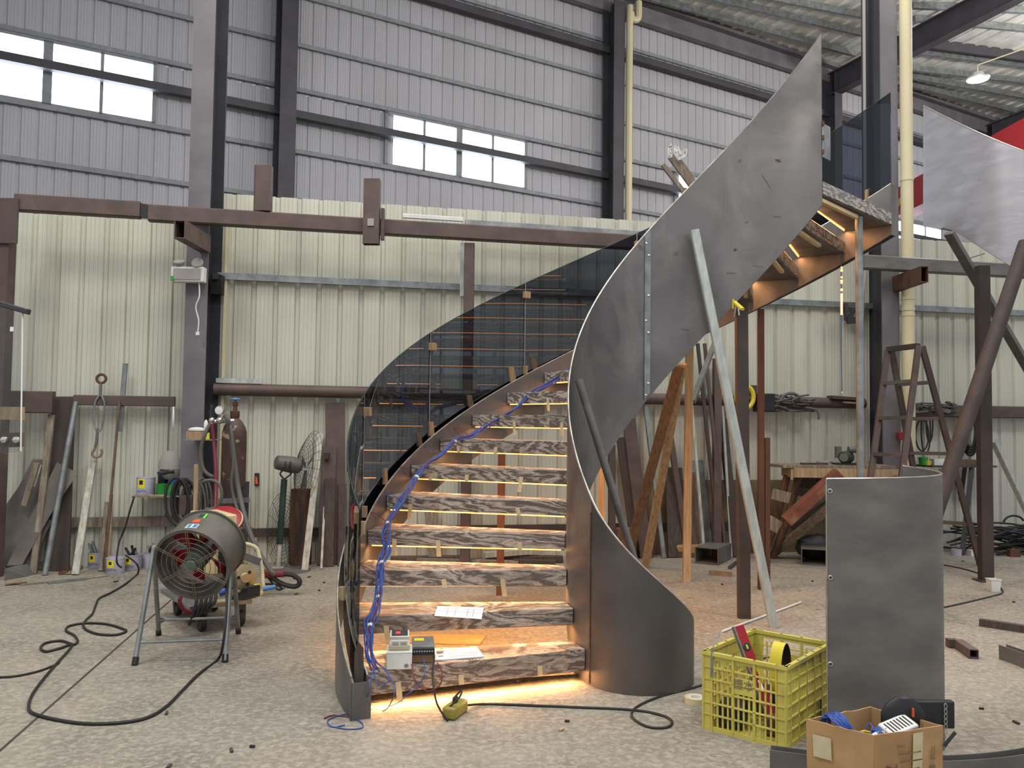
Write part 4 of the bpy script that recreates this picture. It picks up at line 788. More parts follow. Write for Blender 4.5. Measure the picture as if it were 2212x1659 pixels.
# cylinder cradle frame
t = Thing('cylinder_rack', 'grey steel rack holding the gas cylinder upright', 'rack', V(P(535, 1100, 7.15).x, 7.3, 0))
mb = MB(); mb.bar(P(445, 1084, 7.18), P(538, 1080, 7.18), .03, .04); t.part('front_bar', mb, 'galvanised')
mb = MB(); a = P(534, 1040, 7.25); mb.bar(V(a.x, a.y, 0), a, .03, .03); b = P(523, 1045, 7.3); mb.bar(V(b.x, b.y, 0), b, .02, .02); mb.bar(P(520, 1052, 7.3), P(536, 1050, 7.25), .02, .02); t.part('upright', mb, 'dark_paint')
mb = MB(); mb.cyl(P(490, 1143, 7.0), P(543, 1141, 7.0), .016, 8); t.part('lower_bar', mb, 'wood_brown')
# ------------------------------------------------------------------ pedestal fan seen from behind, with its guard apart
bs = Fz(600, 1230); t = Thing('pedestal_fan', 'old pedestal fan on a green pole facing the wall', 'fan', bs)
tp = P(614, 1035, bs.y+.05)
mb = MB(); mb.lathe([(0, .03), (.03, .03), (.05, .02), (.2, .012), (.22, 0), (0, 0)], bs+V(.1, -.06, 0), ZV, 26); t.part('base', mb, 'fan_grey')
mb = MB(); mb.cyl(bs, bs+(tp-bs)*.3, .022, 10); mb.cyl(bs, bs+ZV*.02, .06, 12); t.part('lower_pole', mb, 'white_paint_wood'); mb = MB(); mb.cyl(bs+(tp-bs)*.28, tp, .03, 12); t.part('pole', mb, 'green_dark')
mc = P(624, 1003, bs.y+.05); fx = V(.85, .5, -.18).normalized()
mb = MB(); mb.lathe([(0, -.13), (.05, -.13), (.065, -.12), (.075, -.03), (.08, .03), (.07, .1), (.045, .125), (0, .13)], mc, fx, 22); t.part('motor', mb, 'fan_grey')
mb = MB(); mb.tube(curve([tp, tp+V(-.04, 0, .05), mc+V(-.02, -.08, -.03), mc+V(-.01, -.086, .03)], 4), .008, 6); mb.tube(curve([tp, tp+V(.06, 0, .05), mc+V(.03, -.08, -.03), mc+V(.04, -.086, .03)], 4), .008, 6); t.part('bracket', mb, 'dark_paint')
mb = MB(); fc = mc+fx*.17
fu = fx.cross(ZV).normalized(); fv = fu.cross(fx).normalized()
for k in range(3):
    a = k*2.1+.7; d = fu*math.cos(a)+fv*math.sin(a); e = fu*math.cos(a+1.57)+fv*math.sin(a+1.57); mb = MB()
    mb.slab([[fc+d*.03-e*.02, fc+d*.03+e*.02+fx*.01], [fc+d*.2-e*.05-fx*.01, fc+d*.2+e*.045+fx*.02]], [[fc+d*.03-e*.02-fx*.004, fc+d*.03+e*.02+fx*.006], [fc+d*.2-e*.05-fx*.014, fc+d*.2+e*.045+fx*.016]]); t.part('blade', mb, 'fan_grey')
mb = MB(); gc = fc+fx*.02; RG2 = .36
for k in range(1, 12): mb.tube([gc+(fu*math.cos(a)+fv*math.sin(a))*RG2*k/11-fx*.1*(1-(k/11)**2) for a in [2*math.pi*i/40 for i in range(40)]], .0016, 4, closed=True)
for k in range(24):
    a = 2*math.pi*k/24; d = fu*math.cos(a)+fv*math.sin(a); mb.tube([gc+d*RG2*j/6-fx*.1*(1-(j/6)**2) for j in range(1, 7)], .0018, 4)
t.part('rear_guard', mb, 'black_rubber')
t = Thing('fan_guard', 'loose round fan guard leaning on the wall behind the green pole', 'guard', Gw(612, 1210, .1)); gc = Gw(612, 1142, .12); mb = MB()
dd = V(.1, -1, .15).normalized(); a1 = dd.cross(ZV).normalized(); a2 = a1.cross(dd)
for k in range(1, 11): mb.tube([gc+(a1*math.cos(a)*.16+a2*math.sin(a)*.36)*k/10 for a in [2*math.pi*i/36 for i in range(36)]], .002, 4, closed=True)
for k in range(16):
    a = 2*math.pi*k/16; mb.tube([gc+(a1*math.cos(a)*.16+a2*math.sin(a)*.36)*.1, gc+(a1*math.cos(a)*.16+a2*math.sin(a)*.36)], .002, 4)
t.part('wires', mb, 'black_rubber')
# log
c = Fz(646, 1226); c = V(c.x*1.017, c.y+.07, 0); t = Thing('log_stump', 'rough standing log with bark beside the pedestal fan', 'log', c); h = P(646, 1058, c.y).z
mb = MB(); rows = []
for j in range(9):
    z = h*j/8; rows.append([c+V(.105*math.cos(a)*(1+.06*math.sin(3*a+j)), .1*math.sin(a)+.1, z)*1 for a in [2*math.pi*i/20 for i in range(20)]])
rows.append([V(c.x, c.y+.1, h)]*20); mb.grid(rows, True); t.part('bark', mb, 'rough_log')
# ------------------------------------------------------------------ things lying on and hanging from the stair
TLY = [1450, 1335, 1234, 1143, 1070, 1004, 946, 894, 847, 804, 770]
def hy(py):
    for i in range(10):
        if TLY[i] >= py >= TLY[i+1]: f = i+(TLY[i]-py)/(TLY[i]-TLY[i+1]); break
    else: f = 0 if py > 1400 else 9.9
    return SY+(RO-.12)*math.sin(R(T1-f*DT))-.04
HP = [(1229, 798), (1195, 825), (1150, 850), (1115, 880), (1085, 900), (1045, 925), (1015, 943), (985, 952), (950, 985), (925, 1000), (900, 1030), (890, 1050), (868, 1085), (850, 1112), (838, 1130), (833, 1160), (838, 1185), (826, 1215), (823, 1250), (819, 1290), (806, 1330), (800, 1350), (798, 1380), (801, 1412), (812, 1438)]
hp = [Dy(x, y, hy(y)-.01) for x, y in HP]; hp[-1].z = RISE+.012
t = Thing('wire_bundle', 'bundle of blue wires running down the left side of the treads to the white box', 'wires', hp[-1])
for k in range(9):
    o = V(random.uniform(-.02, .02), random.uniform(-.012, .012), random.uniform(-.014, .014)); mb = MB()
    mb.tube(curve([p+o*(1+.5*math.sin(i*1.3+k))*(.55 if i < 12 else 1)+V(random.uniform(-.008, .008), 0, random.uniform(-.008, .008)) for i, p in enumerate(hp)], 4), .0042, 6); t.part('wire', mb, 'red_wire' if k == 8 else 'blue_wire')
for i in (2, 4, 7, 10, 14, 17, 19, 21):
    mb = MB(); p = hp[i]; q = p+(hp[i+1]-p).normalized()*.02; mb.cyl(p, q, .018 if i > 9 else .011, 8); t.part('white_tie', mb, 'white_plastic')
for i in range(6, 20, 2):           # branches to each strip
    p = hp[i]; b = p+V(-.12, .06, .06); mb = MB(); mb.tube(curve([p, p+V(-.06, -.01, .05), b, b+V(.04, .03, -.05)], 5), .002, 5); t.part('branch_wire', mb, 'red_wire' if i % 4 else 'blue_wire')
def onT(px, py, i=0): return Fz(px, py, RISE*(i+1))
# white terminal box with the small controller on it, driver, papers
a = onT(832, 1440); b = onT(878, 1441); t = Thing('terminal_box', 'white cardboard box on the bottom tread, by the blue wires', 'box', a)
X_ = (onT(860, 1447)-onT(832, 1449)); X_.z = 0; X_.normalize(); X_ = V(.98, .12, 0).normalized(); Y_ = V(-X_.y, X_.x, 0)
o = onT(862, 1447)+Y_*.075; mb = MB(); mb.box(o+ZV*.041, .125, .15, .08, X_, Y_, ZV); t.part('carton', mb, 'white_plastic', bevel=.003)
mb = MB(); mb.box(o+ZV*.082, .127, .152, .004, X_, Y_, ZV); t.part('lid', mb, 'white_plastic'); mb = MB(); mb.lathe([(0, .003), (.01, .001), (.011, 0)], o-Y_*.0755+X_*.035+ZV*.02, -Y_, 10); t.part('metal_seal', mb, 'galvanised')
c = o+ZV*.084; t = Thing('light_controller', 'small cream controller with a red display on the white box', 'controller', c); tz = (ZV*.94-Y_*.34).normalized(); ty = (Y_*.94+ZV*.34).normalized()
mb = MB(); mb.box(c+ZV*.03, .1, .09, .03, X_, ty, tz); t.part('casing', mb, 'pvc_cream', bevel=.003); mb = MB(); mb.box(c+ZV*.036-Y_*.04, .085, .012, .03, X_, Y_, ZV); f = t.part('front', mb, 'white_plastic')
for k in (-.02, .02): mb = MB(); mb.box(c+ZV*.036-Y_*.0475+X_*k, .03, .002, .014, X_, Y_, ZV); t.part('vent_slot', mb, 'foam_grey', f)
mb = MB(); mb.box(c+ZV*.06+Y_*.02, .095, .06, .025, X_, ty, tz); h = t.part('display_head', mb, 'white_plastic', bevel=.002); mb = MB(); mb.box(c+ZV*.0745+Y_*.015, .08, .045, .002, X_, ty, tz); s = t.part('screen', mb, 'black_plastic', h); 
mb = MB(); mb.box(c+ZV*.0757+Y_*.012-X_*.008, .024, .018, .0015, X_, ty, tz); t.part('red_digits', mb, 'screen_red', h)
o = onT(914, 1432)+Y_*.1; t = Thing('power_supply', 'grey metal power supply with a terminal row on the bottom tread', 'power supply', o); u = V(.9, -.43, 0).normalized(); w = V(.43, .9, 0)
mb = MB(); mb.box(o+ZV*.062, .115, .2, .045, X_, Y_, ZV); t.part('case', mb, 'galvanised', bevel=.002); mb = MB(); mb.box(o+ZV*.0852+Y_*.03-X_*.02, .05, .05, .001, X_, Y_, ZV); t.part('yellow_sticker', mb, 'label_yellow')
mb = MB(); mb.box(o-Y_*.105+ZV*.058, .112, .02, .03, X_, Y_, ZV); f = t.part('terminal_block', mb, 'black_plastic')
for k in range(8): mb = MB(); mb.cyl(o-Y_*.116+X_*(-.045+.0128*k)+ZV*.062, o-Y_*.112+X_*(-.045+.0128*k)+ZV*.062, .0045, 8); t.part('screw', mb, 'chrome', f)
mb = MB(); mb.box(o+ZV*.02, .12, .18, .036, X_, Y_, ZV); single('cardboard_pad', mb, 'cardboard', 'folded brown carton under the grey power supply', 'carton', o, None, False)
def paper(px, i, label, lines, name='paper_sheet', n=1):
    q = [onT(x, y, i)+ZV*.001 for x, y in px]; t = Thing(name, label, 'paper', q[0]); mb = MB(); mb.prism(q, ZV*(.0012*n)); s = t.part('sheet', mb, 'paper', smooth=False); zt = .0012*n+.0005
    def L(u0, v0, u1, v1, wd=.0025):
        P_ = lambda u, v: (q[0]*(1-u)+q[1]*u)*(1-v)+(q[3]*(1-u)+q[2]*u)*v+ZV*zt
        mb = MB(); mb.bar(P_(u0, v0), P_(u1, v1), wd, .0004); t.part('printed_line', mb, 'ink', s, False)
    for l in lines: L(*l)
    return t
paper([(938, 1331), (1040, 1338), (1045, 1313), (945, 1310)], 1, 'white sheet with a printed table on the second tread', [(.05, .5, .95, .5, .0015), (.05, .75, .95, .75, .0015), (.25, .1, .25, .9, .0015), (.42, .1, .42, .9, .0015), (.68, .1, .68, .9, .0015), (.8, .1, .8, .9, .0015)])
paper([(940, 1428), (1046, 1420), (1030, 1399), (936, 1406)], 0, 'stack of printed drawings on the bottom tread beside the power supply', [(.05, .75, .22, .78, .03), (.06, .6, .2, .62, .02), (.08, .3, .18, .31, .012), (.3, .8, .55, .8, .002), (.3, .7, .6, .7, .002), (.3, .5, .5, .5, .002), (.6, .4, .95, .4, .002), (.85, .93, .96, .94, .008), (.3, .2, .9, .2, .0015)], n=4)
# extension socket, its flex and the cable over the floor
o = Fz(983, 1545); t = Thing('extension_socket', 'yellow extension socket on the floor before the stair', 'socket', o); sx = V(.35, .94, 0).normalized(); sy = V(-.94, .35, 0)
mb = MB(); mb.box(o+ZV*.03, .16, .07, .06, sx, sy, ZV); t.part('body', mb, 'olive_plastic', bevel=.012); mb = MB(); mb.box(o+sx*.0+ZV*.073, .03, .02, .03, sx, sy, ZV); t.part('plug', mb, 'black_rubber', bevel=.004)
k = o+ZV*.088; mb = MB(); mb.tube(curve([onT(938, 1430)+ZV*.03, onT(936, 1448)-ZV*.0+V(0, -.03, 0), Dy(936, 1478, 4.12), Dy(944, 1520, 4.08), Fz(966, 1556, .006), Fz(968, 1545, .01)+V(-.01, -.02, .0), o+V(-.05, -.05, .03), o+V(.02, -.06, .1), k+V(.03, 0, .03), k], 5), .0048, 7); single('power_flex', mb, 'black_rubber', 'short black flex from the power supply to the yellow socket', 'cable', o+V(-.05, -.05, 0))
pts = [o+sx*.08+ZV*.02] + [Fz(x, y, .006) for x, y in ((1040, 1521), (1100, 1522), (1250, 1528), (1345, 1532), (1400, 1538), (1440, 1549), (1452, 1561), (1440, 1571), (1405, 1571), (1375, 1558), (1364, 1542), (1380, 1524), (1430, 1503), (1500, 1485), (1540, 1470), (1600, 1440), (1700, 1405))]
mb = MB(); mb.tube(curve(pts, 5), .006, 7); single('extension_cable', mb, 'black_rubber', 'black cable from the yellow socket past the curl with one loop', 'cable', pts[3])
# thin wires spilling over the bottom tread to the floor
W1 = [[onT(815, 1440)+ZV*.02, onT(835, 1452)+V(0, -.02, .01), Dy(851, 1480, 4.1), Dy(850, 1505, 4.07), Fz(830, 1535, .004), Fz(790, 1532, .004), Fz(766, 1540, .004), Fz(735, 1545, .004), Fz(708, 1556, .004), Fz(718, 1570, .004), Fz(745, 1566, .004)],
      [onT(812, 1441)+ZV*.02, Dy(800, 1470, 4.07), Dy(796, 1500, 4.06), Fz(775, 1530, .004), Fz(760, 1548, .004), Fz(780, 1560, .004), Fz(782, 1572, .004), Fz(750, 1575, .004), Fz(712, 1568, .004)],
      [onT(915, 1434)+ZV*.03, Dy(917, 1455, 4.1), Dy(905, 1478, 4.1), Dy(880, 1500, 4.05), Fz(845, 1524, .004), Fz(800, 1515, .004), Fz(772, 1520, .004), Fz(764, 1545, .004)],
      [onT(888, 1437)+ZV*.03, Dy(893, 1460, 4.1), Dy(902, 1478, 4.1), Dy(925, 1493, 4.1), Dy(950, 1480, 4.1), Dy(955, 1455, 4.12), onT(945, 1436)+ZV*.01],
      [onT(805, 1442)+ZV*.02, Dy(812, 1470, 4.08), Dy(825, 1482, 4.08), Dy(838, 1470, 4.08), onT(842, 1450)+V(0, -.02, 0)]]
for i, (pts, lb, m) in enumerate(zip(W1, ('thin blue wire hanging off the bottom tread to the newel foot', 'thin blue wire looping at the foot of the outer stringer', 'violet wire trailing from the power supply to the newel foot', 'red wire looping in front of the bottom tread', 'short blue wire loop at the left end of the bottom tread'), ('blue_wire', 'blue_wire', 'blue_wire', 'red_wire', 'blue_wire'))):
    mb = MB(); mb.tube(curve(pts, 5), .0028, 6); single('thin_wire', mb, m, lb, 'wire', pts[-1])
mb = MB(); mb.tube(curve([Fz(x, y, .004) for x, y in ((700, 1552), (720, 1545), (750, 1548), (768, 1543))], 5), .003, 6); single('thin_wire', mb, 'red_wire', 'red wire lying flat at the newel foot', 'wire', Fz(740, 1547))
# wooden wedges and spacers on the rim of the outer stringer
for j, (px, py, h, lb) in enumerate(((837, 1036, .11, 'lowest wooden wedge of the rim, under the lowest glass joint'), (911, 957, .1, 'wooden wedge on the rim, left one of the pair at the third glass joint'), (936, 935, .11, 'wooden wedge on the rim, right one of the pair at the third glass joint'), (1021, 876, .1, 'single wooden wedge halfway up the rim'), (1111, 823, .12, 'wooden wedge on the rim, left of the second glass joint'), (1159, 800, .11, 'highest wooden wedge on the rim near the steel plate'))):
    lo, hi = 60, 190
    for k in range(60):
        m = (lo+hi)/2; p = cp(RO+.005, m, zl(m)+ZOR); d = p-CAMP; x = 1106+CF*d.dot(RX)/d.dot(FWD)
        if x > px: lo = m
        else: hi = m
    p = cp(RO+.02, m, zl(m)+ZOR+.008); tg = -tan(m); mb = MB(); sd = (ZV+tg*-.35*(1 if j % 2 else .6)).normalized()
    mb.prism([p-tg*.03+rad(m)*.008, p+tg*.03+rad(m)*.008, p+tg*.022+sd*h, p-tg*.026+sd*h], rad(m)*-.014); single('wooden_wedge', mb, 'wood_brown' if j % 2 else 'wood_orange', lb, 'wedge', p, 'wedges between glass and stringer', False)
for px, py, y, lb in ((784, 1140, 4.7, 'small wooden packer at the glass, level with the fourth tread'), (740, 1262, 4.0, 'small wooden packer outside the glass near the newel')):
    mb = MB(); a = Dy(px, py, y) if px > 750 else cp(RO+.045, 192, zl(192)+ZOR+.03); mb.box(a, .06 if px < 750 else .02, .03, .07); single('wooden_packer', mb, 'wood_pale', lb, 'packer', a)
mb = MB(); a = cp(RG, 205.2, .2); mb.prism([a-V(.02, 0, .05), a+V(.025, 0, -.05), a+V(.02, 0, .12), a+V(-.005, 0, .15), a+V(-.022, 0, .1)], V(0, .015, 0)); single('wooden_wedge', mb, 'wood_dark', 'pointed wooden wedge stuck in the channel at the newel', 'wedge', a)
mb = MB(); a = cp(RO+.043, 50, zl(50)+ZOR+.06); mb.box(a, .1, .02, .09, (rad(50)+ZV*.4).normalized(), tan(50)); single('cardboard_piece', mb, 'wood_orange', 'small tan block at the foot of the landing glass', 'block', a)
# things under and behind the flight
mb = MB(); mb.prism([Fz(868, 1388, .003), Fz(1036, 1393, .003), Fz(1052, 1372, .003), Fz(890, 1372, .003)], ZV*.004); single('cardboard_sheet', mb, 'cardboard', 'sheet of cardboard on the floor beneath the lowest treads', 'cardboard', Fz(960, 1382), None, False)
y = 6.3
for k, (a, b, w) in enumerate((((1432, 356), (1520, 470), .035), ((1449, 338), (1545, 470), .05), ((1466, 345), (1545, 455), .035))):
    mb = MB(); p, q = Dy(*a, y+.03*k), Dy(*b, y+.03*k); mb.bar(p, q, w, .03, up=V(0, -1, 0), c=.004); single('wrapped_batten', mb, 'wood_grey', ('lowest of the battens poking up behind the tall steel plate', 'middle batten poking up behind the tall steel plate, plastic at its tip', 'upper batten poking up behind the tall steel plate')[k], 'batten', q, 'battens behind the tall plate')
mb = MB()
for s in (((1447, 340), (1446, 325), (1450, 314), (1453, 322), (1450, 338)), ((1462, 338), (1459, 322), (1461, 316), (1468, 328), (1474, 332), (1481, 325), (1478, 337), (1466, 345))):
    for k in range(4): mb.tube(curve([Dy(p[0]+random.uniform(-3, 3), p[1]+random.uniform(-3, 3), y-.02) for p in s], 4), .005, 5)
single('plastic_wrap', mb, 'white_plastic', 'torn white plastic wrap on the batten tips behind the tall plate', 'plastic', Dy(1455, 340, y))
# yellow clamp on the lower edge of the tall plate
a = Dy(1586, 652, 6.1); t = Thing('screw_clamp', 'yellow screw clamp gripping the lower edge of the tall steel plate', 'clamp', a)
mb = MB(); mb.bar(a, Dy(1604, 668, 6.0), .03, .02, c=.004); mb.bar(a+V(-.01, -.01, .02), a+V(-.01, .0, -.05), .012, .02); t.part('frame', mb, 'yellow_paint'); mb = MB(); mb.cyl(a+V(.01, -.02, -.01), a+V(.0, -.0, -.11), .006, 8); mb.cyl(a+V(.02, -.02, -.02), a+V(.03, -.02, -.1), .006, 8); t.part('screw', mb, 'chrome')
# dangling light strip under the top of the flight
yy = 6.95; a = Dy(1818, 555, yy); t = Thing('hanging_led_strip', 'loose light strip with a blue wire dangling below the top of the stair', 'light strip', Dy(1819, 848, yy))
mb = MB(); mb.tube([Dy(1817, 530, yy), Dy(1817, 590, yy), Dy(1818, 680, yy), Dy(1817, 760, yy), Dy(1819, 845, yy)], .003, 6); t.part('blue_wire', mb, 'blue_wire')
for k, yv in enumerate((578, 584, 599, 607, 611, 626)): mb = MB(); mb.ball(Dy(1818, yv, yy-.01), .008+.003*(k % 2), 8); t.part('lit_segment', mb, 'led_warm')
mb = MB(); mb.cyl(Dy(1818, 634, yy-.01), Dy(1818, 680, yy-.01), .009, 8); t.part('lit_tube', mb, 'led_pink'); mb = MB(); mb.ball(Dy(1819, 848, yy), .007, 8); t.part('end_tip', mb, 'white_plastic')
# ------------------------------------------------------------------ props that carry the unfinished stair
def prop(name, label, m, p, q, w, h=None, up=V(0, 1, 0), group='props under the stair', tube=False, c=.004):
    mb = MB(); p = Vector(p); q = Vector(q)
    if tube: mb.cyl(p, q, w/2, 14)
    else: mb.bar(p, q, w, h or w, up=up, c=c)
    return single(name, mb, m, label, 'prop', p, group)
a = Fz(1672, 1355); prop('square_tube_prop', 'long bright galvanised square tube leaning against the tall steel plate', 'galvanised_bright', a, Dy(1500, 497, 6.06), .06, .05)
a = Fz(1607, 1335); prop('square_post_prop', 'dark square steel post under the tall steel plate', 'red_oxide_dark', a, V(a.x-.02, a.y, zl(76)+ZIB-.01), .085, .07)
a = Fz(1644, 1273); zt_ = zl(71)+ZIB-.01; prop('square_post_prop', 'rusty orange square post under the upper flight', 'rusty_steel', a, V(a.x, a.y, zt_), .05); b = a+V(.052, 0, 0); prop('square_post_prop', 'short rusty tube welded beside the rusty orange post', 'rusty_steel', b, V(b.x, b.y, 1.3), .045)
a = cp(1.82, 47.2, 0); prop('round_tube_prop', 'shiny round tube standing under the top landing', 'galvanised', a, V(a.x, a.y, RISE*17-.1), .056, tube=True)
a = Fz(1483, 1257); prop('wooden_prop', 'pale upright wooden prop under the flight, right of the leaning pair', 'wood_pale', a, V(a.x+.02, a.y, zl(86)+ZIB-.01), .068, .05)
a = Fz(1393, 1226); prop('wooden_prop', 'pale plank leaning under the flight, lower of the nailed pair', 'wood_pale', a, Dy(1446, 945, 7.9), .075, .05); prop('wooden_prop', 'pale plank under the flight, upper of the nailed pair', 'wood_pale', Dy(1440, 972, 7.8), Dy(1474, 786, 7.42), .075, .05)
prop('wooden_prop', 'brown plank slanting under the flight before the nailed pair', 'wood_brown', Fz(1347, 1238), Dy(1466, 792, 7.38), .085, .04)
a = Fz(1080, 1285); prop('square_post_prop', 'rusty square post seen between the treads under the flight', 'rusty_steel', a, V(a.x, a.y, zl(130.5)+ZIB-.01), .06)
prop('round_rod_prop', 'dark round rod leaning inside the well of the stair', 'dark_steel', Fz(1432, 1412), Dy(1250, 820, 5.3), .05, tube=True)
a = Fz(1298, 1290); prop('wooden_prop', 'narrow orange-lit upright plank just behind the well of the stair', 'wood_pale', a, V(a.x, a.y, zl(117)+ZIB), .05, .03)
# boards and metal leaning on the wall behind the stair
GB = 'boards leaning on the wall behind the stair'
for nm, lb, ct, f, tp, w, tk, m, off in (
 ('wide_board', 'wide purplish brown board behind the stair, widest of the leaning pieces', 'board', (1396, 1206), (1358, 905), .14, .03, 'red_oxide', .05),
 ('wooden_board', 'dark board behind the stair, left of the widest one', 'board', (1376, 1190), (1340, 945), .09, .03, 'wood_dark', .04),
 ('square_tube', 'dark upright piece behind the stair nearest the well', 'tube', (1322, 1212), (1321, 962), .07, .05, 'red_oxide_dark', .05),
 ('metal_pipe', 'thin grey pipe leaning behind the stair beyond the widest board', 'pipe', (1434, 1206), (1393, 868), .045, .04, 'galvanised', .05),
 ('wooden_board', 'broad dark board with a rounded top behind the pale prop', 'board', (1461, 1205), (1455, 1010), .19, .03, 'wood_dark', .04),
 ('steel_channel', 'narrow brown channel leaning left of the pale prop', 'channel', (1486, 1203), (1448, 943), .06, .05, 'red_oxide', .08),
 ('steel_sheet', 'grey steel sheet leaning behind the thin white stick', 'sheet', (1526, 1200), (1504, 994), .16, .01, 'galvanised', .05),
 ('wooden_board', 'reddish board leaning just right of the pale prop', 'board', (1502, 1204), (1495, 1020), .1, .02, 'wood_brown', .1),
 ('wooden_stick', 'thin white stick leaning right of the pale prop', 'stick', (1522, 1206), (1494, 876), .03, .025, 'white_paint_wood', .16),
 ('steel_channel', 'brown upright channel behind the bright galvanised prop', 'channel', (1548, 1206), (1549, 775), .085, .06, 'red_oxide', .1),
 ('steel_channel', 'brown channel leaning right of the brown upright behind the galvanised prop', 'channel', (1592, 1204), (1560, 905), .09, .05, 'red_oxide_dark', .05),
 ('metal_strip', 'thin bright strip leaning behind the galvanised prop', 'strip', (1580, 1204), (1556, 800), .03, .02, 'galvanised_bright', .04),
 ('steel_angle', 'thin brown angle slanting above the pipe, left one of two', 'angle', (1556, 1205), (1507, 742), .035, .03, 'red_oxide_dark', .17),
 ('steel_angle', 'thin brown angle slanting above the pipe, right one of two', 'angle', (1568, 1205), (1522, 742), .035, .03, 'red_oxide', .17),
 ('wooden_board', 'tall brown board behind the lower treads, left one', 'board', (1004, 1209), (1008, 985), .1, .04, 'wood_dark', .06),
 ('wooden_board', 'pale board seen low behind the lower treads', 'board', (940, 1212), (930, 1100), .12, .02, 'wood_grey', .05)):
    lean(nm, lb, ct, f, tp, w, tk, m, off, GB)
a = Gw(1545, 738, .3); b = Dy(1496, 868, 8.2); mb = MB(); mb.bar(b, a, .05, .04); single('steel_brace', mb, 'dark_steel', 'dark steel brace slanting above the pale upright prop', 'brace', b)
mb = MB(); a = Fz(1492, 1200); mb.box(a+V(0, -.05, .07), .42, .16, .14, GDIR, GN); single('paper_sack', mb, 'cardboard', 'brown paper sack on the floor behind the pale prop', 'sack', a, bevel=.03)
mb = MB(); a = Fz(1347, 1206); mb.box(a+V(0, -.12, .17), .2, .14, .32, GDIR, GN); single('carton', mb, 'cardboard_dark', 'brown carton on the floor behind the dark rod', 'carton', a, bevel=.01)
for k, (p, q, w, m, lb) in enumerate((((850, 1200), (1010, 1206), .1, 'wood_brown', 'brown plank lying along the wall behind the treads, leftmost'), ((900, 1212), (1120, 1217), .09, 'wood_grey', 'grey plank lying on the floor behind the treads, front one'), ((1050, 1203), (1216, 1207), .12, 'wood_dark', 'dark plank lying along the wall behind the treads, near the plate'), ((1045, 1212), (1170, 1190), .07, 'white_paint_wood', 'pale strip lying slanted on the planks behind the treads'), ((1110, 1214), (1200, 1216), .1, 'wood_dark', 'dark block lying before the planks behind the treads'))):
    a, b = Fz(*p, .03+.002*k), Fz(*q, .03+.002*k)
    lim = lambda v: V(v.x, min(v.y, GW0+GWK*v.x-.12-.03*k), v.z+(.06 if k == 3 else 0))
    mb = MB(); mb.bar(lim(a), lim(b), w, .05); single('floor_plank', mb, m, lb, 'plank', a, 'planks on the floor behind the treads')
# square tube offcuts on the floor right of the stair
t = Thing('box_tube_offcut', 'square steel tube offcut on the floor left of the dark post', 'offcut', Fz(1550, 1222)); f = Fz(1526, 1219, .0); mb = MB(); mb.hollow(f+V(.0, 0, .085), f+V(.24, .42, .085), .24, .16, .008); t.part('tube', mb, 'dark_steel', smooth=False)
f = Fz(1758, 1222); mb = MB(); mb.hollow(f+V(0, 0, .085), f+V(.16, .45, .085), .24, .165, .008); single('box_tube_offcut', mb, 'dark_steel', 'square steel tube offcut half hidden by the standing curved plate', 'offcut', f, None, False)
mb = MB(); a, b = Fz(1532, 1237, .02), Fz(1580, 1241, .02); mb.bar(a, b, .05, .04); single('channel_offcut', mb, 'wire_rusty', 'small tan offcut lying before the left tube offcut', 'offcut', a)
mb = MB(); a, b = Fz(1576, 1226, .018), Fz(1590, 1215, .018); mb.cyl(a, b, .018, 8); single('pipe_offcut', mb, 'dark_paint', 'short dark pipe bit beside the left tube offcut', 'offcut', a)
mb = MB(); a, b = Fz(1560, 1364, .009), Fz(1730, 1301, .009); mb.cyl(a, b, .008, 8); single('white_rod', mb, 'white_plastic', 'thin white rod lying on the floor behind the yellow crate', 'rod', a)
# ------------------------------------------------------------------ the standing curved plate
P3 = [V(1.382, 3.75, 0), V(1.52, 3.715, 0), V(1.68, 3.70, 0), V(1.81, 3.72, 0), V(1.905, 3.785, 0), V(1.945, 3.88, 0), V(1.945, 3.98, 0), V(1.91, 4.07, 0), V(1.885, 4.11, 0)]
pc = curve(P3, 5); t = Thing('curved_steel_plate', 'dark curved steel plate standing upright behind the boxes', 'plate', pc[0])
def nrm2(i): d = (pc[min(i+1, len(pc)-1)]-pc[max(i-1, 0)]).normalized(); return V(d.y, -d.x, 0)
zt_ = lambda i: 1.172+.046*i/(len(pc)-1)
A = [[p+ZV*(.002+(zt_(i)-.002)*k/6) for i, p in enumerate(pc)] for k in range(7)]; B = [[p-nrm2(i)*.006+ZV*(.002+(zt_(i)-.002)*k/6) for i, p in enumerate(pc)] for k in range(7)]
mb = MB(); mb.slab(A, B); pl_ = t.part('plate', mb, 'dark_steel')
mb = MB(); mb.tube([p-nrm2(i)*.003+ZV*zt_(i) for i, p in enumerate(pc)], .0042, 6); mb.tube([pc[0]+ZV*.01, pc[0]+ZV*zt_(0)], .004, 6); t.part('polished_edge', mb, 'edge_steel', pl_)
for px, py, r in ((1793, 1061, .009), (1794, 1248, .009), (1794, 1435, .009), (1850, 1080, .005), (1972, 1076, .005), (1850, 1174, .005), (1972, 1167, .005)):
    q = Dy(px, py, 3.74); i = min(range(len(pc)), key=lambda i: abs((pc[i].x/pc[i].y)-q.x/q.y)); y_ = pc[i].y-.0005; q = Dy(px, py, y_)
    mb = MB(); mb.lathe([(0, .001), (r*.55, .001), (r, .002), (r*1.25, 0)], q, nrm2(i), 14); h = t.part('drilled_hole', mb, 'edge_steel', pl_); mb = MB(); mb.lathe([(0, .0022), (r*.55, .0018)], q, nrm2(i), 12); t.part('hole_shadow', mb, 'black_plastic', pl_)
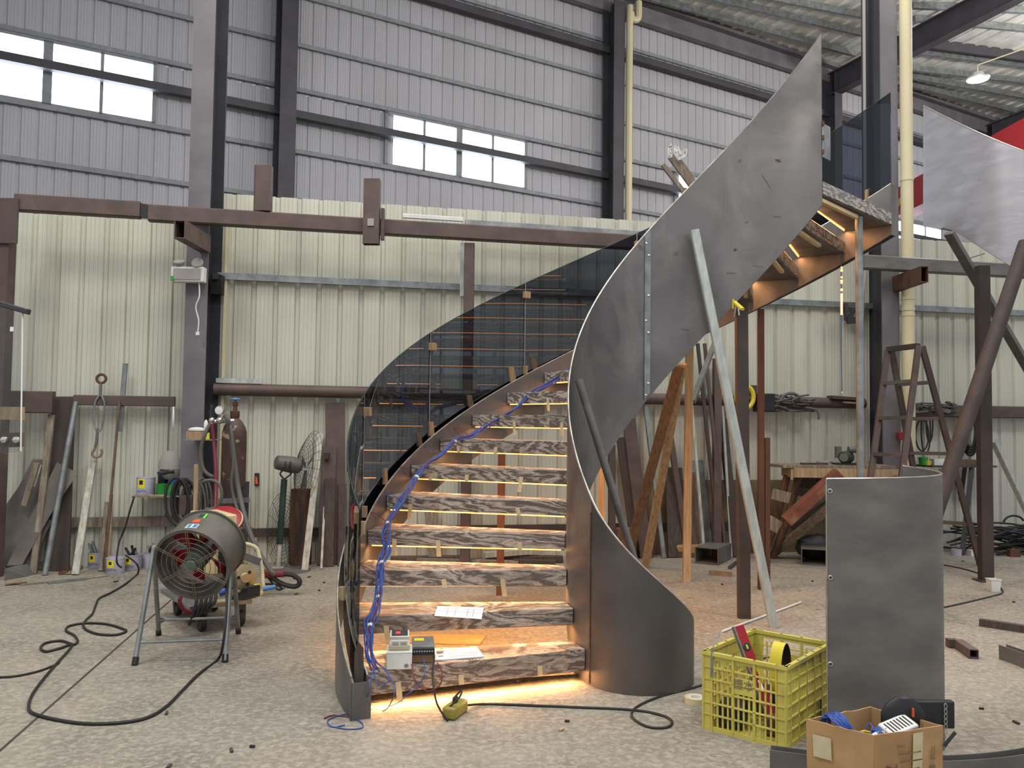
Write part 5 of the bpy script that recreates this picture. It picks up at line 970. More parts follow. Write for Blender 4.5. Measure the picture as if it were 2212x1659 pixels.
# ------------------------------------------------------------------ the yellow crate
L0 = Fz(1519, 1574); F0 = Fz(1699, 1621); e1 = (F0-L0); w1 = e1.length; e1.normalize(); e2 = V(-e1.y, e1.x, 0); w2 = .56; HC = .357
t = Thing('plastic_crate', 'yellow slatted plastic crate full of tools on the floor', 'crate', L0+e1*w1/2+e2*w2/2)
def cside(O, d, n, ln, plate_):
    mb = MB(); T = .006
    def b(u0, u1, z0, z1, th=T, off=0): mb.box(O+d*((u0+u1)/2)+n*(off-th/2)+ZV*((z0+z1)/2), u1-u0, th, z1-z0, d, n, ZV)
    b(-.004, ln+.004, HC-.016, HC, .02, .008); b(0, ln, HC-.07, HC-.016, T*.8, -.002) if not plate_ else b(0, ln, HC-.034, HC-.016, T*.8, -.002)
    b(0, ln, .0, .02, .01, .002)
    b(0, .045, .01, HC, T); b(ln-.045, ln, .01, HC, T)
    nb = 3 if ln < .45 else 5; us = [.045+(ln-.09)*k/nb for k in range(nb+1)]
    for u in us[1:-1]: b(u-.006, u+.006, .01, HC, .012, .004)
    for u in (0, .045, ln-.045, ln): b(u-.003, u+.003, .0, HC, .012, .005)
    zs = [.02+(HC-.09)*k/5 for k in range(6)]
    for z in zs[1:]: b(0, ln, z-.003, z+.003, .011, .004)
    for s, (u0, u1) in enumerate(zip(us, us[1:])):
        pn = plate_ and s == nb//2
        k = int((u1-u0)/.0205)
        for j in range(1, k): 
            u = u0+(u1-u0)*j/k; b(u-.0042, u+.0042, .02, (zs[3]+.01 if pn else HC-.05), T*.8, -.001)
        if pn: b(u0, u1, zs[3]+.012, zs[4]+.03, T, .001)
    return mb
sides = ((L0, e1, -e2, w1, True), (F0, e2, e1, w2, False), (L0+e2*w2+e1*w1, -e1, e2, w1, True), (L0+e2*w2, -e2, -e1, w2, False))
for k, s in enumerate(sides):
    sp = t.part('slatted_side', cside(*s), 'yellow_crate', smooth=False)
    if k == 0: text('振本', .05, L0+e1*w1/2-e2*.003+ZV*.235, e1, ZV, 'wood_grey', sp, ext=.001, origin=t.loc)
mb = MB(); mb.box(L0+e1*w1/2+e2*w2/2+ZV*.01, w1-.012, w2-.012, .008, e1, e2, ZV); t.part('bottom', mb, 'yellow_crate', smooth=False)
def cc(u, v, z): return L0+e1*u+e2*v+ZV*z
t2 = Thing('spirit_level', 'red spirit level standing tilted in the yellow crate', 'level', cc(.25, .2, .05)); a = cc(.30, .12, .03); b = Dy(1594, 1352, a.y+.16); d = (b-a).normalized(); s_ = V(1, .2, 0); s_ = (s_-d*s_.dot(d)).normalized(); n_ = s_.cross(d)
if n_.y > 0: n_ = -n_
mb = MB(); mb.box((a+b)/2, .05, .022, (b-a).length, s_, n_, d); t2.part('body', mb, 'red_paint', bevel=.002); mb = MB(); mb.box((a+b)/2-s_*.0255, .006, .026, (b-a).length+.004, s_, n_, d); t2.part('edge', mb, 'galvanised'); mb = MB(); c = b-d*.1+n_*.012; mb.lathe([(0, .002), (.018, .002), (.02, 0)], c, n_, 18); v_ = t2.part('vial', mb, 'green_dark'); mb = MB(); mb.box(c+n_*.003, .008, .003, .02, s_, n_, d); t2.part('bubble', mb, 'yellow_paint', v_)
mb = MB(); mb.box((a+b)/2+n_*.0115-d*.04, .014, .001, .05, s_, n_, d); t2.part('print', mb, 'paper')
t2 = Thing('belt_roll', 'ring of yellow sanding belt standing in the yellow crate', 'belt', cc(.28, .22, .1)); c = cc(.27, .24, .265); r = .105; A = []; B = []; aw = (e1*.85-e2*.1+V(.0, .0, 0)).normalized(); bx_ = (e2).normalized()
for k in range(29):
    th = 2*math.pi*k/28; p = c+bx_*(math.cos(th)*r*.6)+ZV*(math.sin(th)*r*1.25); A.append([p-aw*.03, p+aw*.03]); p2 = c+bx_*(math.cos(th)*r*.56)+ZV*(math.sin(th)*r*1.21); B.append([p2-aw*.03, p2+aw*.03])
mb = MB(); mb.grid(A); t2.part('outer_face', mb, 'yellow_paint'); mb = MB(); mb.grid(B); t2.part('inner_face', mb, 'black_plastic')
mb = MB(); a = cc(.2, .14, .28); mb.prism([a-e1*.03-ZV*.1, a+e1*.03-ZV*.1, a+e1*.03+ZV*.02, a-e1*.03+ZV*.025], e2*.004); single('belt_strip', mb, 'yellow_paint', 'flat yellow belt strip left of the belt ring in the crate', 'belt', a)
t2 = Thing('putty_knife', 'putty knife hooked over the left rim of the yellow crate', 'knife', Dy(1539, 1460, L0.y-.02)); y_ = Fz(1539, 1575).y-.03
mb = MB(); q = [Dy(1537, 1402, y_), Dy(1541, 1399, y_), Dy(1556, 1375, y_), Dy(1555, 1362, y_)]; mb.prism(q, V(0, .002, 0)); t2.part('blade', mb, 'galvanised_bright'); mb = MB(); mb.bar(Dy(1539, 1400, y_), Dy(1537, 1462, y_), .011, .006, up=V(0, 1, 0)); t2.part('handle', mb, 'galvanised')
for k, (u, v, z, sx, sy, sz, m, lb) in enumerate(((.1, .1, .07, .12, .14, .1, 'black_plastic', 'black tool case low at the left inside the crate'), (.3, .35, .07, .15, .2, .1, 'dark_paint', 'dark grinder body low at the back inside the crate'), (.3, .12, .06, .1, .1, .08, 'cardboard_dark', 'torn brown carton low at the front inside the crate'), (.12, .38, .06, .14, .16, .08, 'wood_dark', 'dark wooden block low at the far left inside the crate'), (.24, .24, .15, .1, .12, .06, 'black_rubber', 'black tool lying uppermost inside the crate'), (.14, .22, .14, .08, .1, .05, 'green_dark', 'dark green tool in the middle of the crate'), (.34, .22, .13, .05, .2, .05, 'red_paint', 'red tool lying near the right side inside the crate'))):
    mb = MB(); mb.box(cc(u, v, z), sx, sy, sz, (e1+e2*.3*(-1)**k).normalized(), (e2-e1*.3*(-1)**k).normalized(), ZV); single('crate_tool', mb, m, lb, 'tool', cc(u, v, z-sz/2), None, bevel=.012)
mb = MB(); c = Fz(1507, 1525)+V(0, .05, 0); mb.lathe([(.032, 0), (.055, 0), (.055, .03), (.032, .03), (.032, 0)], c, ZV, 24); t2 = Thing('tape_roll', 'tan roll of tape on the floor left of the yellow crate', 'tape', c); t2.part('roll', mb, 'tape'); mb = MB(); mb.lathe([(.028, .0), (.032, 0), (.032, .03), (.028, .03), (.028, 0)], c, ZV, 20); t2.part('core', mb, 'paper')
# ------------------------------------------------------------------ the cardboard box with electrical bits
HB = .33; q0 = Fz(1741, 1553, HB); q1 = Fz(1888, 1589, HB); q2 = Fz(2038, 1567, HB); q3 = Fz(1880, 1526, HB); ctr = (q0+q1+q2+q3)/4; ctr.z = 0
t = Thing('cardboard_box', 'open worn cardboard box of wires at the bottom right', 'box', ctr)
top_ = [q0, q1, q2, q3]; bot_ = [ctr+(p-ctr)*.93 for p in top_]
for p in bot_: p.z = .003
for k in range(4):
    a, b = top_[k], top_[(k+1) % 4]; c, d = bot_[(k+1) % 4], bot_[k]; n_ = ((a+b)/2-ctr); n_.z = 0; n_.normalize(); nn = 10
    dz = [random.uniform(-.003, .002)*(1 if 0 < j < nn else 0) for j in range(nn+1)]
    A = [[d+(c-d)*(j/nn) for j in range(nn+1)], [(d+(c-d)*(j/nn))*.5+(a+(b-a)*(j/nn))*.5+n_*random.uniform(.0, .008) for j in range(nn+1)], [a+(b-a)*(j/nn)+ZV*dz[j] for j in range(nn+1)]]
    B = [[p-n_*.006 for p in r] for r in A]; mb = MB(); mb.slab(A, B); sd = t.part('side', mb, 'cardboard')
    if k in (0, 1):
        ed = (b-a).normalized(); o_ = lambda u, v: (d+(c-d)*u)*(1-v)+(a+(b-a)*u)*v+n_*.0095
        ns = (ed.cross(((a-d).normalized()))); 
        def strip(u0, u1, v0, v1, m, nm): mb = MB(); mb.add([o_(u0, v0), o_(u1, v0), o_(u1, v1), o_(u0, v1)]+[p-n_*.001 for p in (o_(u0, v0), o_(u1, v0), o_(u1, v1), o_(u0, v1))], [(0, 1, 2, 3), (7, 6, 5, 4), (0, 4, 5, 1), (1, 5, 6, 2), (2, 6, 7, 3), (3, 7, 4, 0)]); t.part(nm, mb, m, sd, False)
        if k == 0: strip(.12, .4, .62, .86, 'tape', 'tape_patch')
        else:
            strip(.52, .66, .02, .97, 'tape', 'tape_band')
            for j in range(7): strip(.3+.02*(j % 3), .3+.02*(j % 3)+(.1 if j in (0, 5) else .32), .845-.085*j, .86-.085*j, 'box_print', 'printed_text')
            for u in (.8, .835): strip(u, u+.008, .68, .8, 'box_print', 'arrow_mark')
            strip(.79, .86, .66, .675, 'box_print', 'arrow_mark'); 
            strip(.79, .86, .52, .6, 'box_print', 'fragile_mark')
mb = MB(); mb.prism([p+ZV*.0 for p in bot_], ZV*.006); t.part('bottom', mb, 'cardboard', smooth=False)
def bb(u, v, z): return (q0*(1-u)+q1*u)*(1-v)+(q3*(1-u)+q2*u)*v + ZV*(z-HB)
def coil(label, u, v, z, r, m, n, tilt, grp='wire coils in the cardboard box'):
    mb = MB(); c = bb(u, v, z); ax_ = Vector(tilt).normalized(); a_ = ax_.orthogonal().normalized(); b_ = ax_.cross(a_)
    for k in range(n): o_ = ax_*(.006*(k-n/2))+V(random.uniform(-.004, .004), 0, random.uniform(-.004, .004)); mb.tube([c+o_+(a_*math.cos(th)+b_*math.sin(th))*(r+random.uniform(-.004, .004)) for th in [2*math.pi*i/20 for i in range(20)]], .0042, 6, closed=True)
    single('wire_coil', mb, m, label, 'wire', c, grp)
coil('thick blue wire coil standing at the left of the cardboard box', .22, .22, .3, .05, 'blue_wire', 9, (1, .5, .2)); coil('yellow wire coil in the middle of the cardboard box', .5, .45, .265, .038, 'yellow_wire', 5, (.1, -.4, 1)); coil('loose dark blue wire coil behind the yellow coil', .4, .5, .26, .055, 'blue_wire', 5, (.3, .3, 1)); coil('red wire coil under the yellow coil in the box', .58, .35, .25, .05, 'red_wire', 4, (.2, -.2, 1)); coil('blue wire coil by the grey drivers in the box', .62, .55, .28, .04, 'blue_wire', 4, (.6, -.5, .5))
mb = MB()
for k in range(26):
    a = bb(random.uniform(.15, .7), random.uniform(.15, .8), random.uniform(.22, .27)); mb.tube(curve([a, a+V(random.uniform(-.05, .05), random.uniform(-.05, .05), random.uniform(0, .06)), a+V(random.uniform(-.09, .09), random.uniform(-.06, .06), random.uniform(-.02, .03))], 5), .0028, 5)
o = single('wire_tangle', mb, 'blue_wire', 'tangle of loose wires filling the cardboard box', 'wires', bb(.4, .5, .2)); o['kind'] = 'stuff'
mb = MB(); mb.box((bb(.5, .5, .12)), .2, .2, .2, e1, e2, ZV); single('packing_filler', mb, 'cardboard_dark', 'brown packing beneath the wires in the cardboard box', 'packing', bb(.5, .5, .02))
for k, (u, v, z, rz, lb) in enumerate(((.7, .66, .31, .3, 'white slotted driver leaning in the cardboard box, rear one'), (.72, .42, .275, .5, 'white slotted driver lying front in the cardboard box'))):
    c = bb(u, v, z); t2 = Thing('led_driver', lb, 'driver', c, 'white drivers in the box'); X_ = V(math.cos(rz), math.sin(rz), .25).normalized(); Y_ = V(-math.sin(rz), math.cos(rz), .3); Y_ = (Y_-X_*Y_.dot(X_)).normalized(); Z_ = X_.cross(Y_)
    mb = MB(); mb.box(c, .12, .075, .04, X_, Y_, Z_); bd = t2.part('case', mb, 'white_plastic', bevel=.006)
    for j in range(7): mb = MB(); mb.box(c+X_*(-.042+.014*j)+Z_*.0203, .006, .05, .001, X_, Y_, Z_); t2.part('vent_slot', mb, 'black_plastic', bd)
t2 = Thing('black_bag', 'black bag propped at the back of the cardboard box', 'bag', bb(.75, .95, .3)); c = bb(.72, 1.02, .33); mb = MB(); mb.ball(c+V(-.06, .02, .0), .08, 14, 1.15, .35, 1.0); mb.box(c+V(.05, .02, .015), .14, .03, .1); t2.part('body', mb, 'black_plastic', bevel=.01)
mb = MB(); mb.box(c+V(-.045, -.016, .03), .006, .008, .03); t2.part('red_tab', mb, 'orange_handle'); mb = MB()
for k in range(6): mb.tube([c+V(.08+.005*math.cos(a), -.004, .05-.018*k+.011*math.sin(a)) for a in [math.pi*2*i/10 for i in range(10)]], .0016, 5, closed=True)
t2.part('chain', mb, 'chrome')
mb = MB(); a = Dy(2040, 1612, 3.12); mb.tube(curve([a, a+V(.015, .0, .02), a+V(.04, 0, .05)], 4), .006, 6); single('cable_end', mb, 'black_rubber', 'frayed black cable end sticking out right of the cardboard box', 'cable', a)
# ------------------------------------------------------------------ ring of steel channel on the floor
RCX, RCY, RR_ = 1.60, 4.92, 1.49
def chan(a0, a1, label, h=.085):
    n = 40; t = Thing('curved_channel', label, 'channel', V(RCX+RR_*math.cos(R((a0+a1)/2)), RCY+RR_*math.sin(R((a0+a1)/2)), 0), 'rolled channels on the floor')
    def arc(r, z0, z1): 
        rr = lambda r, z: [V(RCX+r*math.cos(R(a)), RCY+r*math.sin(R(a)), z) for a in frange(a0, a1, n)]
        mb = MB(); mb.slab([rr(r, z0), rr(r, z1)], [rr(r-.005, z0), rr(r-.005, z1)]); return mb
    t.part('outer_flange', arc(RR_, .002, h), 'dark_steel'); t.part('inner_flange', arc(RR_-.055, .002, h), 'dark_steel')
    rr = lambda r, z: [V(RCX+r*math.cos(R(a)), RCY+r*math.sin(R(a)), z) for a in frange(a0, a1, n)]
    mb = MB(); mb.slab([rr(RR_-.052, .008), rr(RR_-.003, .008)], [rr(RR_-.052, .002), rr(RR_-.003, .002)]); t.part('web', mb, 'dark_steel')
chan(249, 261, 'short curved steel channel end before the yellow crate'); chan(272, 318, 'long curved steel channel sweeping out of the frame at the bottom right'); chan(-8, 14, 'curved steel channel end at the right edge of the floor')
# small things on the floor at right
mb = MB(); a, b = Fz(2117, 1344, .025), Fz(2235, 1362, .025); mb.bar(a, b, .05, .05); single('wood_offcut', mb, 'wood_dark', 'dark wooden bar lying on the floor at the right edge', 'bar', a)
t = Thing('tube_joint', 'short rusty square tube lying on the floor right of the curved plate', 'offcut', Fz(2085, 1402)); a, b = Fz(2070, 1390, .03), Fz(2104, 1413, .03); mb = MB(); mb.hollow(b, a, .055, .055, .006); t.part('tube', mb, 'red_oxide', smooth=False); mb = MB(); mb.box(a+V(-.03, .02, .0), .06, .05, .05); t.part('stub', mb, 'red_oxide')
c = Fz(2155, 1280)+V(0, .06, 0); mb = MB(); mb.lathe([(0, .002), (.05, 0), (.062, .1), (.068, .1), (.068, .106), (.058, .106), (.047, .006), (0, .006)], c, ZV, 4, 45, 405); single('plastic_tub', mb, 'white_plastic', 'small white plastic tub at the foot of the right post', 'tub', c, smooth=False)
pts = [Fz(x, y, .006) for x, y in ((1990, 1215), (2048, 1222), (2100, 1234), (2135, 1248), (2160, 1268), (2166, 1280), (2150, 1286), (2110, 1296), (2048, 1310), (1990, 1320))]; mb = MB(); mb.tube(curve(pts, 5), .006, 6); single('floor_cable', mb, 'black_rubber', 'thin cable curving on the floor around the right post', 'cable', pts[3])
for k, (x, y) in enumerate(((1225, 1557), (1213, 1576), (500, 1620), (545, 1612), (1120, 1470), (360, 1100+440), (1900, 1350), (1765, 1315), (2195, 1560), (2120, 1530), (1728, 1275), (365, 1655), (560, 1262), (590, 1258), (612, 1271), (636, 1250), (655, 1262), (668, 1246), (700, 1258), (715, 1243), (640, 1283), (690, 1275), (352, 1252), (368, 1243), (388, 1256), (300, 1262), (250, 1256), (1560, 1262), (1490, 1290), (1660, 1262), (1755, 1255), (1655, 1300), (2080, 1212), (2190, 1300))):
    mb = MB(); a = Fz(x, y, .006); mb.box(a, .022+.008*(k % 3), .012, .008, V(math.cos(k), math.sin(k), 0), V(-math.sin(k), math.cos(k), 0)); single('floor_crumb', mb, ('black_plastic', 'wood_pale', 'wood_dark')[k % 3], 'small scrap of debris lying on the bare concrete floor', 'debris', a, 'small scraps on the floor')
# ------------------------------------------------------------------ the loose plate on posts at right
A = []; B = []
for k in range(21):
    u = k/20; x = 1995+u*340; yt = 228+ (x-1995)*.40 + 12*math.sin(u*3.1); 
    yb = 488 + max(0, (x-2045))*.63 if x > 2045 else 488+(x-1995)*.2
    y_ = 8.0-.9*u-.35*math.sin(u*math.pi); A.append([Dy(x, yb+(yt-yb)*j/5, y_) for j in range(6)]); B.append([p+V(.0, .008, 0) for p in A[-1]])
mb = MB(); mb.slab(A, B); t = Thing('loose_steel_plate', 'bright curved steel plate raised on posts at the right edge', 'plate', A[0][0]); t.part('plate', mb, 'light_steel')
mb = MB(); mb.tube([r[-1]+V(0, .004, .001) for r in A], .006, 6); t.part('polished_edge', mb, 'edge_steel')
a = Fz(2130, 1255); mb = MB(); mb.bar(a, V(a.x, a.y, 2.92), .11, .09, up=V(0, 1, 0), c=.005); mb.box(a+ZV*.006, .18, .16, .012); single('square_post', mb, 'red_oxide_dark', 'brown square post standing under the loose plate at right', 'post', a)
def bar(label, p, q, w, h, m, name='steel_brace', cat='brace', tube=False):
    mb = MB(); (mb.cyl(p, q, w/2, 14) if tube else mb.bar(p, q, w, h, c=.004)); single(name, mb, m, label, cat, p)
bar('dark brace slanting down from the loose plate behind the brown post', Dy(2240, 830, 8.6), Dy(2050, 503, 7.95), .09, .05, 'dark_steel')
bar('pale galvanised brace low at the right edge', Dy(2235, 1140, 8.4), Dy(2146, 952, 8.0), .05, .05, 'galvanised_bright')
bar('thick round brown pole slanting behind the standing curved plate', Fz(1945, 1335), Dy(2216, 525, 6.9), .115, .1, 'red_oxide_dark', 'round_pole', 'pole', True)
bar('short flat bar across the top of the dark brace at right', Dy(2070, 565, 8.1), Dy(2125, 548, 8.1), .05, .01, 'galvanised', 'flat_bar', 'bar')
# ------------------------------------------------------------------ workbench, machine and ladder
t = Thing('timber_bench', 'rough timber workbench against the green wall', 'bench', Fz(1720, 1190)); yb = 8.75
def q(x, y, d=yb): return Dy(x, y, d)
zt_ = q(1715, 1011).z; a = q(1692, 1005); b = q(1945, 1012)
mb = MB(); mb.prism([V(a.x, yb-.02, zt_), V(b.x, yb+.1, zt_), V(b.x, yb+.55, zt_), V(a.x-.1, yb+.42, zt_)], ZV*.03); t.part('top_board', mb, 'wood_grey', smooth=False)
mb = MB(); mb.bar(q(1714, 1021, yb), q(1945, 1024, yb+.1), .05, .095); mb.bar(q(1693, 1018, yb+.3), q(1714, 1022, yb), .05, .09); t.part('apron', mb, 'wood_pale')
for p, r in (((1700, 1028), (1644, 1204)), ((1726, 1030), (1668, 1206)), ((1930, 1030), (1945, 1206))):
    mb = MB(); f = Fz(*r); f.y = min(f.y, 9.1); 
    tpx = q(*p, yb+.12 if p[0] < 1710 else yb+.05); mb.tube([V(f.x, f.y, 0), (V(f.x, f.y, 0)+tpx)/2+V(.02, 0, 0), tpx], [.035, .04, .038], 9); t.part('leg', mb, 'rough_log')
mb = MB(); mb.bar(q(1668, 1066, yb-.08), q(1706, 1076, yb-.08), .02, .11); t.part('nailed_cleat', mb, 'wood_grey'); mb = MB(); mb.bar(q(1658, 1125, yb-.1), q(1684, 1140, yb-.1), .02, .13); t.part('nailed_cleat', mb, 'wood_grey')
mb = MB(); mb.bar(q(1715, 1063, yb+.3), q(1900, 1062, yb+.3), .04, .08); mb.bar(q(1715, 1042, yb+.5), q(1900, 1042, yb+.5), .03, .12); t.part('rear_rail', mb, 'wood_brown')
prop('steel_beam', 'red oxide steel beam slanting in front of the timber bench', 'red_primer', q(1698, 1126, yb-.15), q(1812, 1022, yb-.2), .11, .13, group=None)
prop('wooden_plank', 'pale plank slanting up from the floor before the timber bench', 'wood_grey', Fz(1668, 1203)+V(0, 0, .03), q(1800, 1090, yb-.25), .09, .04, group=None)
prop('steel_beam', 'dark steel beam behind the red beam under the bench', 'red_oxide_dark', q(1712, 1145, yb+.25), q(1830, 1065, yb+.1), .1, .1, group=None)
mb = MB(); c = Fz(1790, 1190)+V(0, .1, 0); c.y = 8.9; mb.ball(c+ZV*.2, .2, 14, 1.0, .8, 1.0); single('lime_sack', mb, 'lime_bag', 'lime green sack bulging under the timber bench', 'sack', c)
mb = MB(); c = Fz(1720, 1190); c.y = 9.0; mb.ball(c+ZV*.14, .16, 12, 1.5, .7, .9); single('dark_sack', mb, 'black_plastic', 'dark sack on the floor under the timber bench', 'sack', c)
t = Thing('small_engine', 'small green and black motor on the timber bench', 'motor', V(q(1845, 1000).x, yb+.2, zt_+.03)); c = V(q(1845, 985).x, yb+.2, zt_+.11)
mb = MB(); mb.lathe([(0, .08), (.05, .08), (.065, .07), (.065, -.06), (.05, -.08), (0, -.08)], c, V(-.6, -.8, 0), 18); t.part('motor_body', mb, 'green_dark'); mb = MB(); mb.cyl(c+V(.02, 0, .08), c+V(.14, 0, .08), .035, 12); mb.box(c+V(-.08, .02, .05), .05, .06, .12); t.part('pump_head', mb, 'dark_steel'); mb = MB(); mb.box(c-ZV*.07, .24, .14, .02); t.part('base_plate', mb, 'black_plastic'); mb = MB(); mb.lathe([(0, .0), (.045, .0), (.045, .01), (0, .012)], c+V(-.055, -.075, 0), V(-.6, -.8, 0), 18); t.part('fan_cover', mb, 'fan_hub')
mb = MB(); c = V(q(1885, 995).x, yb+.28, zt_+.03); mb.lathe([(0, 0), (.03, 0), (.04, .07), (.036, .07), (.028, .005)], c, ZV, 14); single('orange_cup', mb, 'orange_handle', 'small orange cup on the bench right of the motor', 'cup', c)
mb = MB(); c = V(q(1808, 1000).x, yb+.35, zt_+.03); mb.lathe([(0, 0), (.08, 0), (.08, .03), (0, .03)], c, ZV, 18); single('round_disc', mb, 'foam_grey', 'pale round disc on the bench left of the motor', 'disc', c)
mb = MB(); mb.bar(V(q(1738, 1000).x, yb+.12, zt_+.04), V(q(1800, 1000).x, yb+.16, zt_+.04), .03, .02); single('bench_stick', mb, 'wood_dark', 'thin stick lying on top of the timber bench', 'stick', V(q(1738, 1000).x, yb+.12, zt_+.03))
# step ladder
t = Thing('step_ladder', 'dark welded steel step ladder standing by the drain pipe', 'ladder', Dy(1950, 1150, 8.6)); d = 8.15
def fl2(x, y, dd): return Dy(x, y, dd)
A0, A1 = fl2(1918, 755, 8.75), fl2(1984, 747, 8.45)
FA, FB = Fz(1852, 1245), Fz(1918, 1262); BA, BB = Fz(2010, 1212), Fz(2118, 1222); BA.y = min(BA.y, 9.5)
mb = MB(); mb.bar(A0, A1, .06, .05); t.part('top_bar', mb, 'red_oxide_dark')
for p, f in ((A0, FA), (A1, FB), (A0+V(.06, .05, 0), BA), (A1+V(.06, .05, 0), BB)): mb = MB(); mb.bar(f, p, .055, .035, up=V(0, -1, .2)); t.part('leg', mb, 'red_oxide')
for k in range(1, 6):
    f = k/6.2; mb = MB(); mb.bar(A0+(FA-A0)*f, A1+(FB-A1)*f, .05, .035); t.part('rung', mb, 'sheet_brown')
    mb = MB(); p0, p1 = A0+V(.06, .05, 0), A1+V(.06, .05, 0); mb.bar(p0+(BA-p0)*f, p1+(BB-p1)*f, .05, .035); t.part('rung', mb, 'sheet_brown')
# ------------------------------------------------------------------ cables and tools on the right wall pipe
def heap(label, px0, px1, py, off, n, h, name='cable_heap'):
    mb = MB(); random.seed(int(px0))
    for k in range(n):
        x = random.uniform(px0, px1); p0 = Gw(x, py-random.uniform(0, h), off+random.uniform(-.06, .06)); pts = [p0]
        for j in range(4): pts.append(p0+GDIR*random.uniform(-.2, .2)+ZV*random.uniform(-.035, .06)+GN*random.uniform(-.05, .05))
        for p in pts: p.z = max(p.z, Gw((px0+px1)/2, py, off).z); p.x = max(min(p.x, Gw(px1, py, off).x), Gw(px0, py, off).x)
        mb.tube(curve(pts, 4), .011, 5)
    o = single(name, mb, 'grey_cable', label, 'cables', Gw((px0+px1)/2, py, off)); o['kind'] = 'stuff'
heap('heap of dusty grey cables on the wall pipe above the bench', 1665, 1755, 888, .17, 26, 26); heap('heap of cables on the wall rail behind the step ladder', 1965, 2062, 892, .2, 30, 14)
def wallring(label, cx, cy, rx_, ry_, r, m, name, cat, off=.2, a0=0, a1=360):
    n = 24; full = a1-a0 >= 360; mb = MB(); mb.tube([Gw(cx+rx_*math.cos(R(a0+(a1-a0)*i/n)), cy-ry_*math.sin(R(a0+(a1-a0)*i/n)), off) for i in range(n if full else n+1)], r, 8, closed=full); single(name, mb, m, label, cat, Gw(cx, cy+ry_, off))
wallring('yellow hose ring hanging on the wall pipe right of the dark post', 1609, 858, 19, 24, .025, 'yellow_paint', 'hose_ring', 'hose'); wallring('arched grey hose standing up from the cable heap', 1708, 868, 22, 18, .018, 'grey_cable', 'hose_arch', 'hose', .22, 0, 180)
mb = MB(); c = Gw(1650, 870, .2); mb.box(c, .19, .16, .2, GDIR, GN); single('black_toolbox', mb, 'black_plastic', 'dusty black box on the wall pipe beside the yellow hose ring', 'box', c-ZV*.1, bevel=.012)
mb = MB(); c = Gw(1625, 846, .1); mb.box(c, .1, .03, .14, GDIR, GN); single('metal_tray', mb, 'dark_paint', 'small dark tray behind the yellow hose ring', 'tray', c)
mb = MB(); mb.bar(Gw(1792, 858, .14), Gw(1858, 863, .14), .12, .035); single('flat_timber', mb, 'wood_dark', 'dark flat timber lying on the wall pipe left of the dark column', 'timber', Gw(1792, 862, .14)); mb = MB(); mb.bar(Gw(1818, 869, .15), Gw(1862, 872, .15), .1, .02); single('flat_timber', mb, 'wood_grey', 'thin grey slat under the dark flat timber on the wall pipe', 'slat', Gw(1818, 871, .15))
mb = MB(); mb.tube(curve([Gw(1740, 880, .24), Gw(1762, 885, .26), Gw(1768, 895, .27), Gw(1768, 906, .27)], 4), .014, 8); single('hose_end', mb, 'grey_cable', 'grey hose end drooping from the wall pipe at the heap', 'hose', Gw(1768, 906, .27))
mb = MB(); c = Dy(1946, 942, 9.3); mb.box(c, .07, .05, .09); single('red_switch_box', mb, 'red_paint', 'small red switch box on the dark right column', 'box', c, bevel=.004)
mb = MB(); sA = Gw(1975, 1003, .05); sB = Gw(2112, 1003, .05); sB.z = sA.z; mb.prism([sA, sB, sB+GN*.3, sA+GN*.3], ZV*-.02); t = Thing('tool_shelf', 'narrow wall shelf with tubs behind the step ladder', 'shelf', sA); t.part('board', mb, 'wood_dark', smooth=False); mb = MB(); mb.bar(Gw(2085, 1004, .3), Gw(2075, 1080, .05), .04, .03); t.part('bracket', mb, 'dark_paint')
zs = sA.z
def on(px, off): p = Gw(px, 1000, off); return V(p.x, p.y, zs)
bucket(on(1994, .22), .05, .09, 'green tub on the tool shelf behind the ladder', 'green_plastic', None); bucket(on(2004, .26), .035, .05, 'yellow tub on the tool shelf behind the ladder', 'yellow_paint', None)
mb = MB(); c = on(2027, .2)+ZV*.035; mb.box(c, .15, .12, .07); single('white_carton', mb, 'white_plastic', 'white carton on the tool shelf', 'carton', c-ZV*.035); mb = MB(); c = on(2086, .2)+ZV*.032; mb.box(c, .19, .14, .064); single('wood_box', mb, 'wood_brown', 'brown wooden box at the right end of the tool shelf', 'box', c-ZV*.032)
for k, (x, y, w, h) in enumerate(((2000, 930, 10, 50), (2008, 915, 7, 40), (1992, 940, 14, 34))): wallring('black cable loop hanging behind the step ladder, %s' % ('tall one', 'right one', 'left one')[k], x, y, w, h, .009, 'black_rubber', 'cable_loop', 'cable', .15)
for k in range(4): wallring('black hose loop hanging left of the brown post, %s' % ('outermost', 'second from outside', 'third from outside', 'innermost')[k], 2096, 930, 20-3*k, 54-6*k, .014, 'black_rubber', 'hose_loop', 'hose', .16+.03*k)
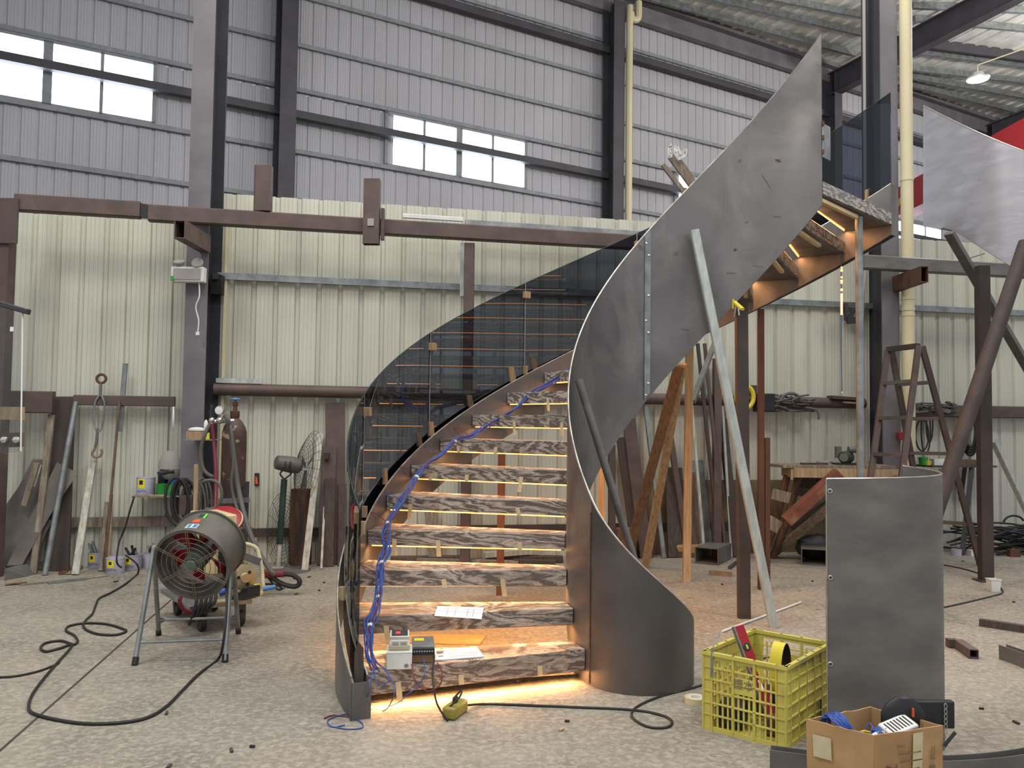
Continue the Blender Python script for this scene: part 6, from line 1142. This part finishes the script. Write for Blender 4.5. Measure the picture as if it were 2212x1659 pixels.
t = Thing('air_tool', 'red air tool hanging by its hose left of the brown post', 'tool', Gw(2114, 990, .3)); mb = MB(); mb.cyl(Gw(2114, 946, .3), Gw(2115, 975, .3), .028, 10); t.part('body', mb, 'red_paint'); mb = MB(); mb.cyl(Gw(2115, 975, .3), Gw(2116, 992, .3), .014, 8); t.part('nozzle', mb, 'brass')
mb = MB(); mb.bar(Fz(2068, 1196)+V(0, -.1, 0), Gw(2100, 1004, .32), .05, .03); single('stand_leg', mb, 'dark_paint', 'dark metal leg slanting under the tool shelf', 'leg stand', Fz(2068, 1196))
# pile of black rods and flex at the right edge
mb = MB(); random.seed(11); c = Fz(2185, 1192)
for k in range(60):
    p = c+V(random.uniform(-.45, .7), random.uniform(-.3, .05), random.uniform(.02, .3)); l = random.uniform(.3, .6); z = random.uniform(-.05, .09)
    pts = [p+V(-l, random.uniform(-.1, .1), -z), p+V(0, 0, z*.5), p+V(l, random.uniform(-.1, .1), -z)]
    for v_ in pts: v_.z = max(.012, v_.z); v_.y = min(v_.y, GW0+GWK*v_.x-.06)
    mb.tube(curve(pts, 4), .011, 5)
o = single('flex_pile', mb, 'black_rubber', 'dark pile of flexible rods and cable on the floor at the right edge', 'cables', c); o['kind'] = 'stuff'
wallring('stray black flex arching over the dark pile', 2190, 1130, 22, 16, .012, 'black_rubber', 'flex_arch', 'cable', .3, 20, 180)
mb = MB(); c = Fz(2150, 1192)+V(0, -.35, .04); mb.box(c, .11, .08, .08); single('red_brick', mb, 'rusty_steel', 'single red brick on the floor right of the brown post', 'brick', c-ZV*.04)
c = Fz(2056, 1197); c.y -= .1; mb = MB(); mb.lathe([(0, 0), (.05, 0), (.055, .07), (.05, .07), (.046, .005)], c, ZV, 16); single('paint_tin', mb, 'putty_can', 'small pale tin on the floor right of the standing plate', 'tin', c); c = Fz(2094, 1197); c.y -= .1; mb = MB(); mb.box(c+ZV*.03, .12, .1, .06); single('white_carton', mb, 'white_plastic', 'white carton on the floor under the tool shelf', 'carton', c)
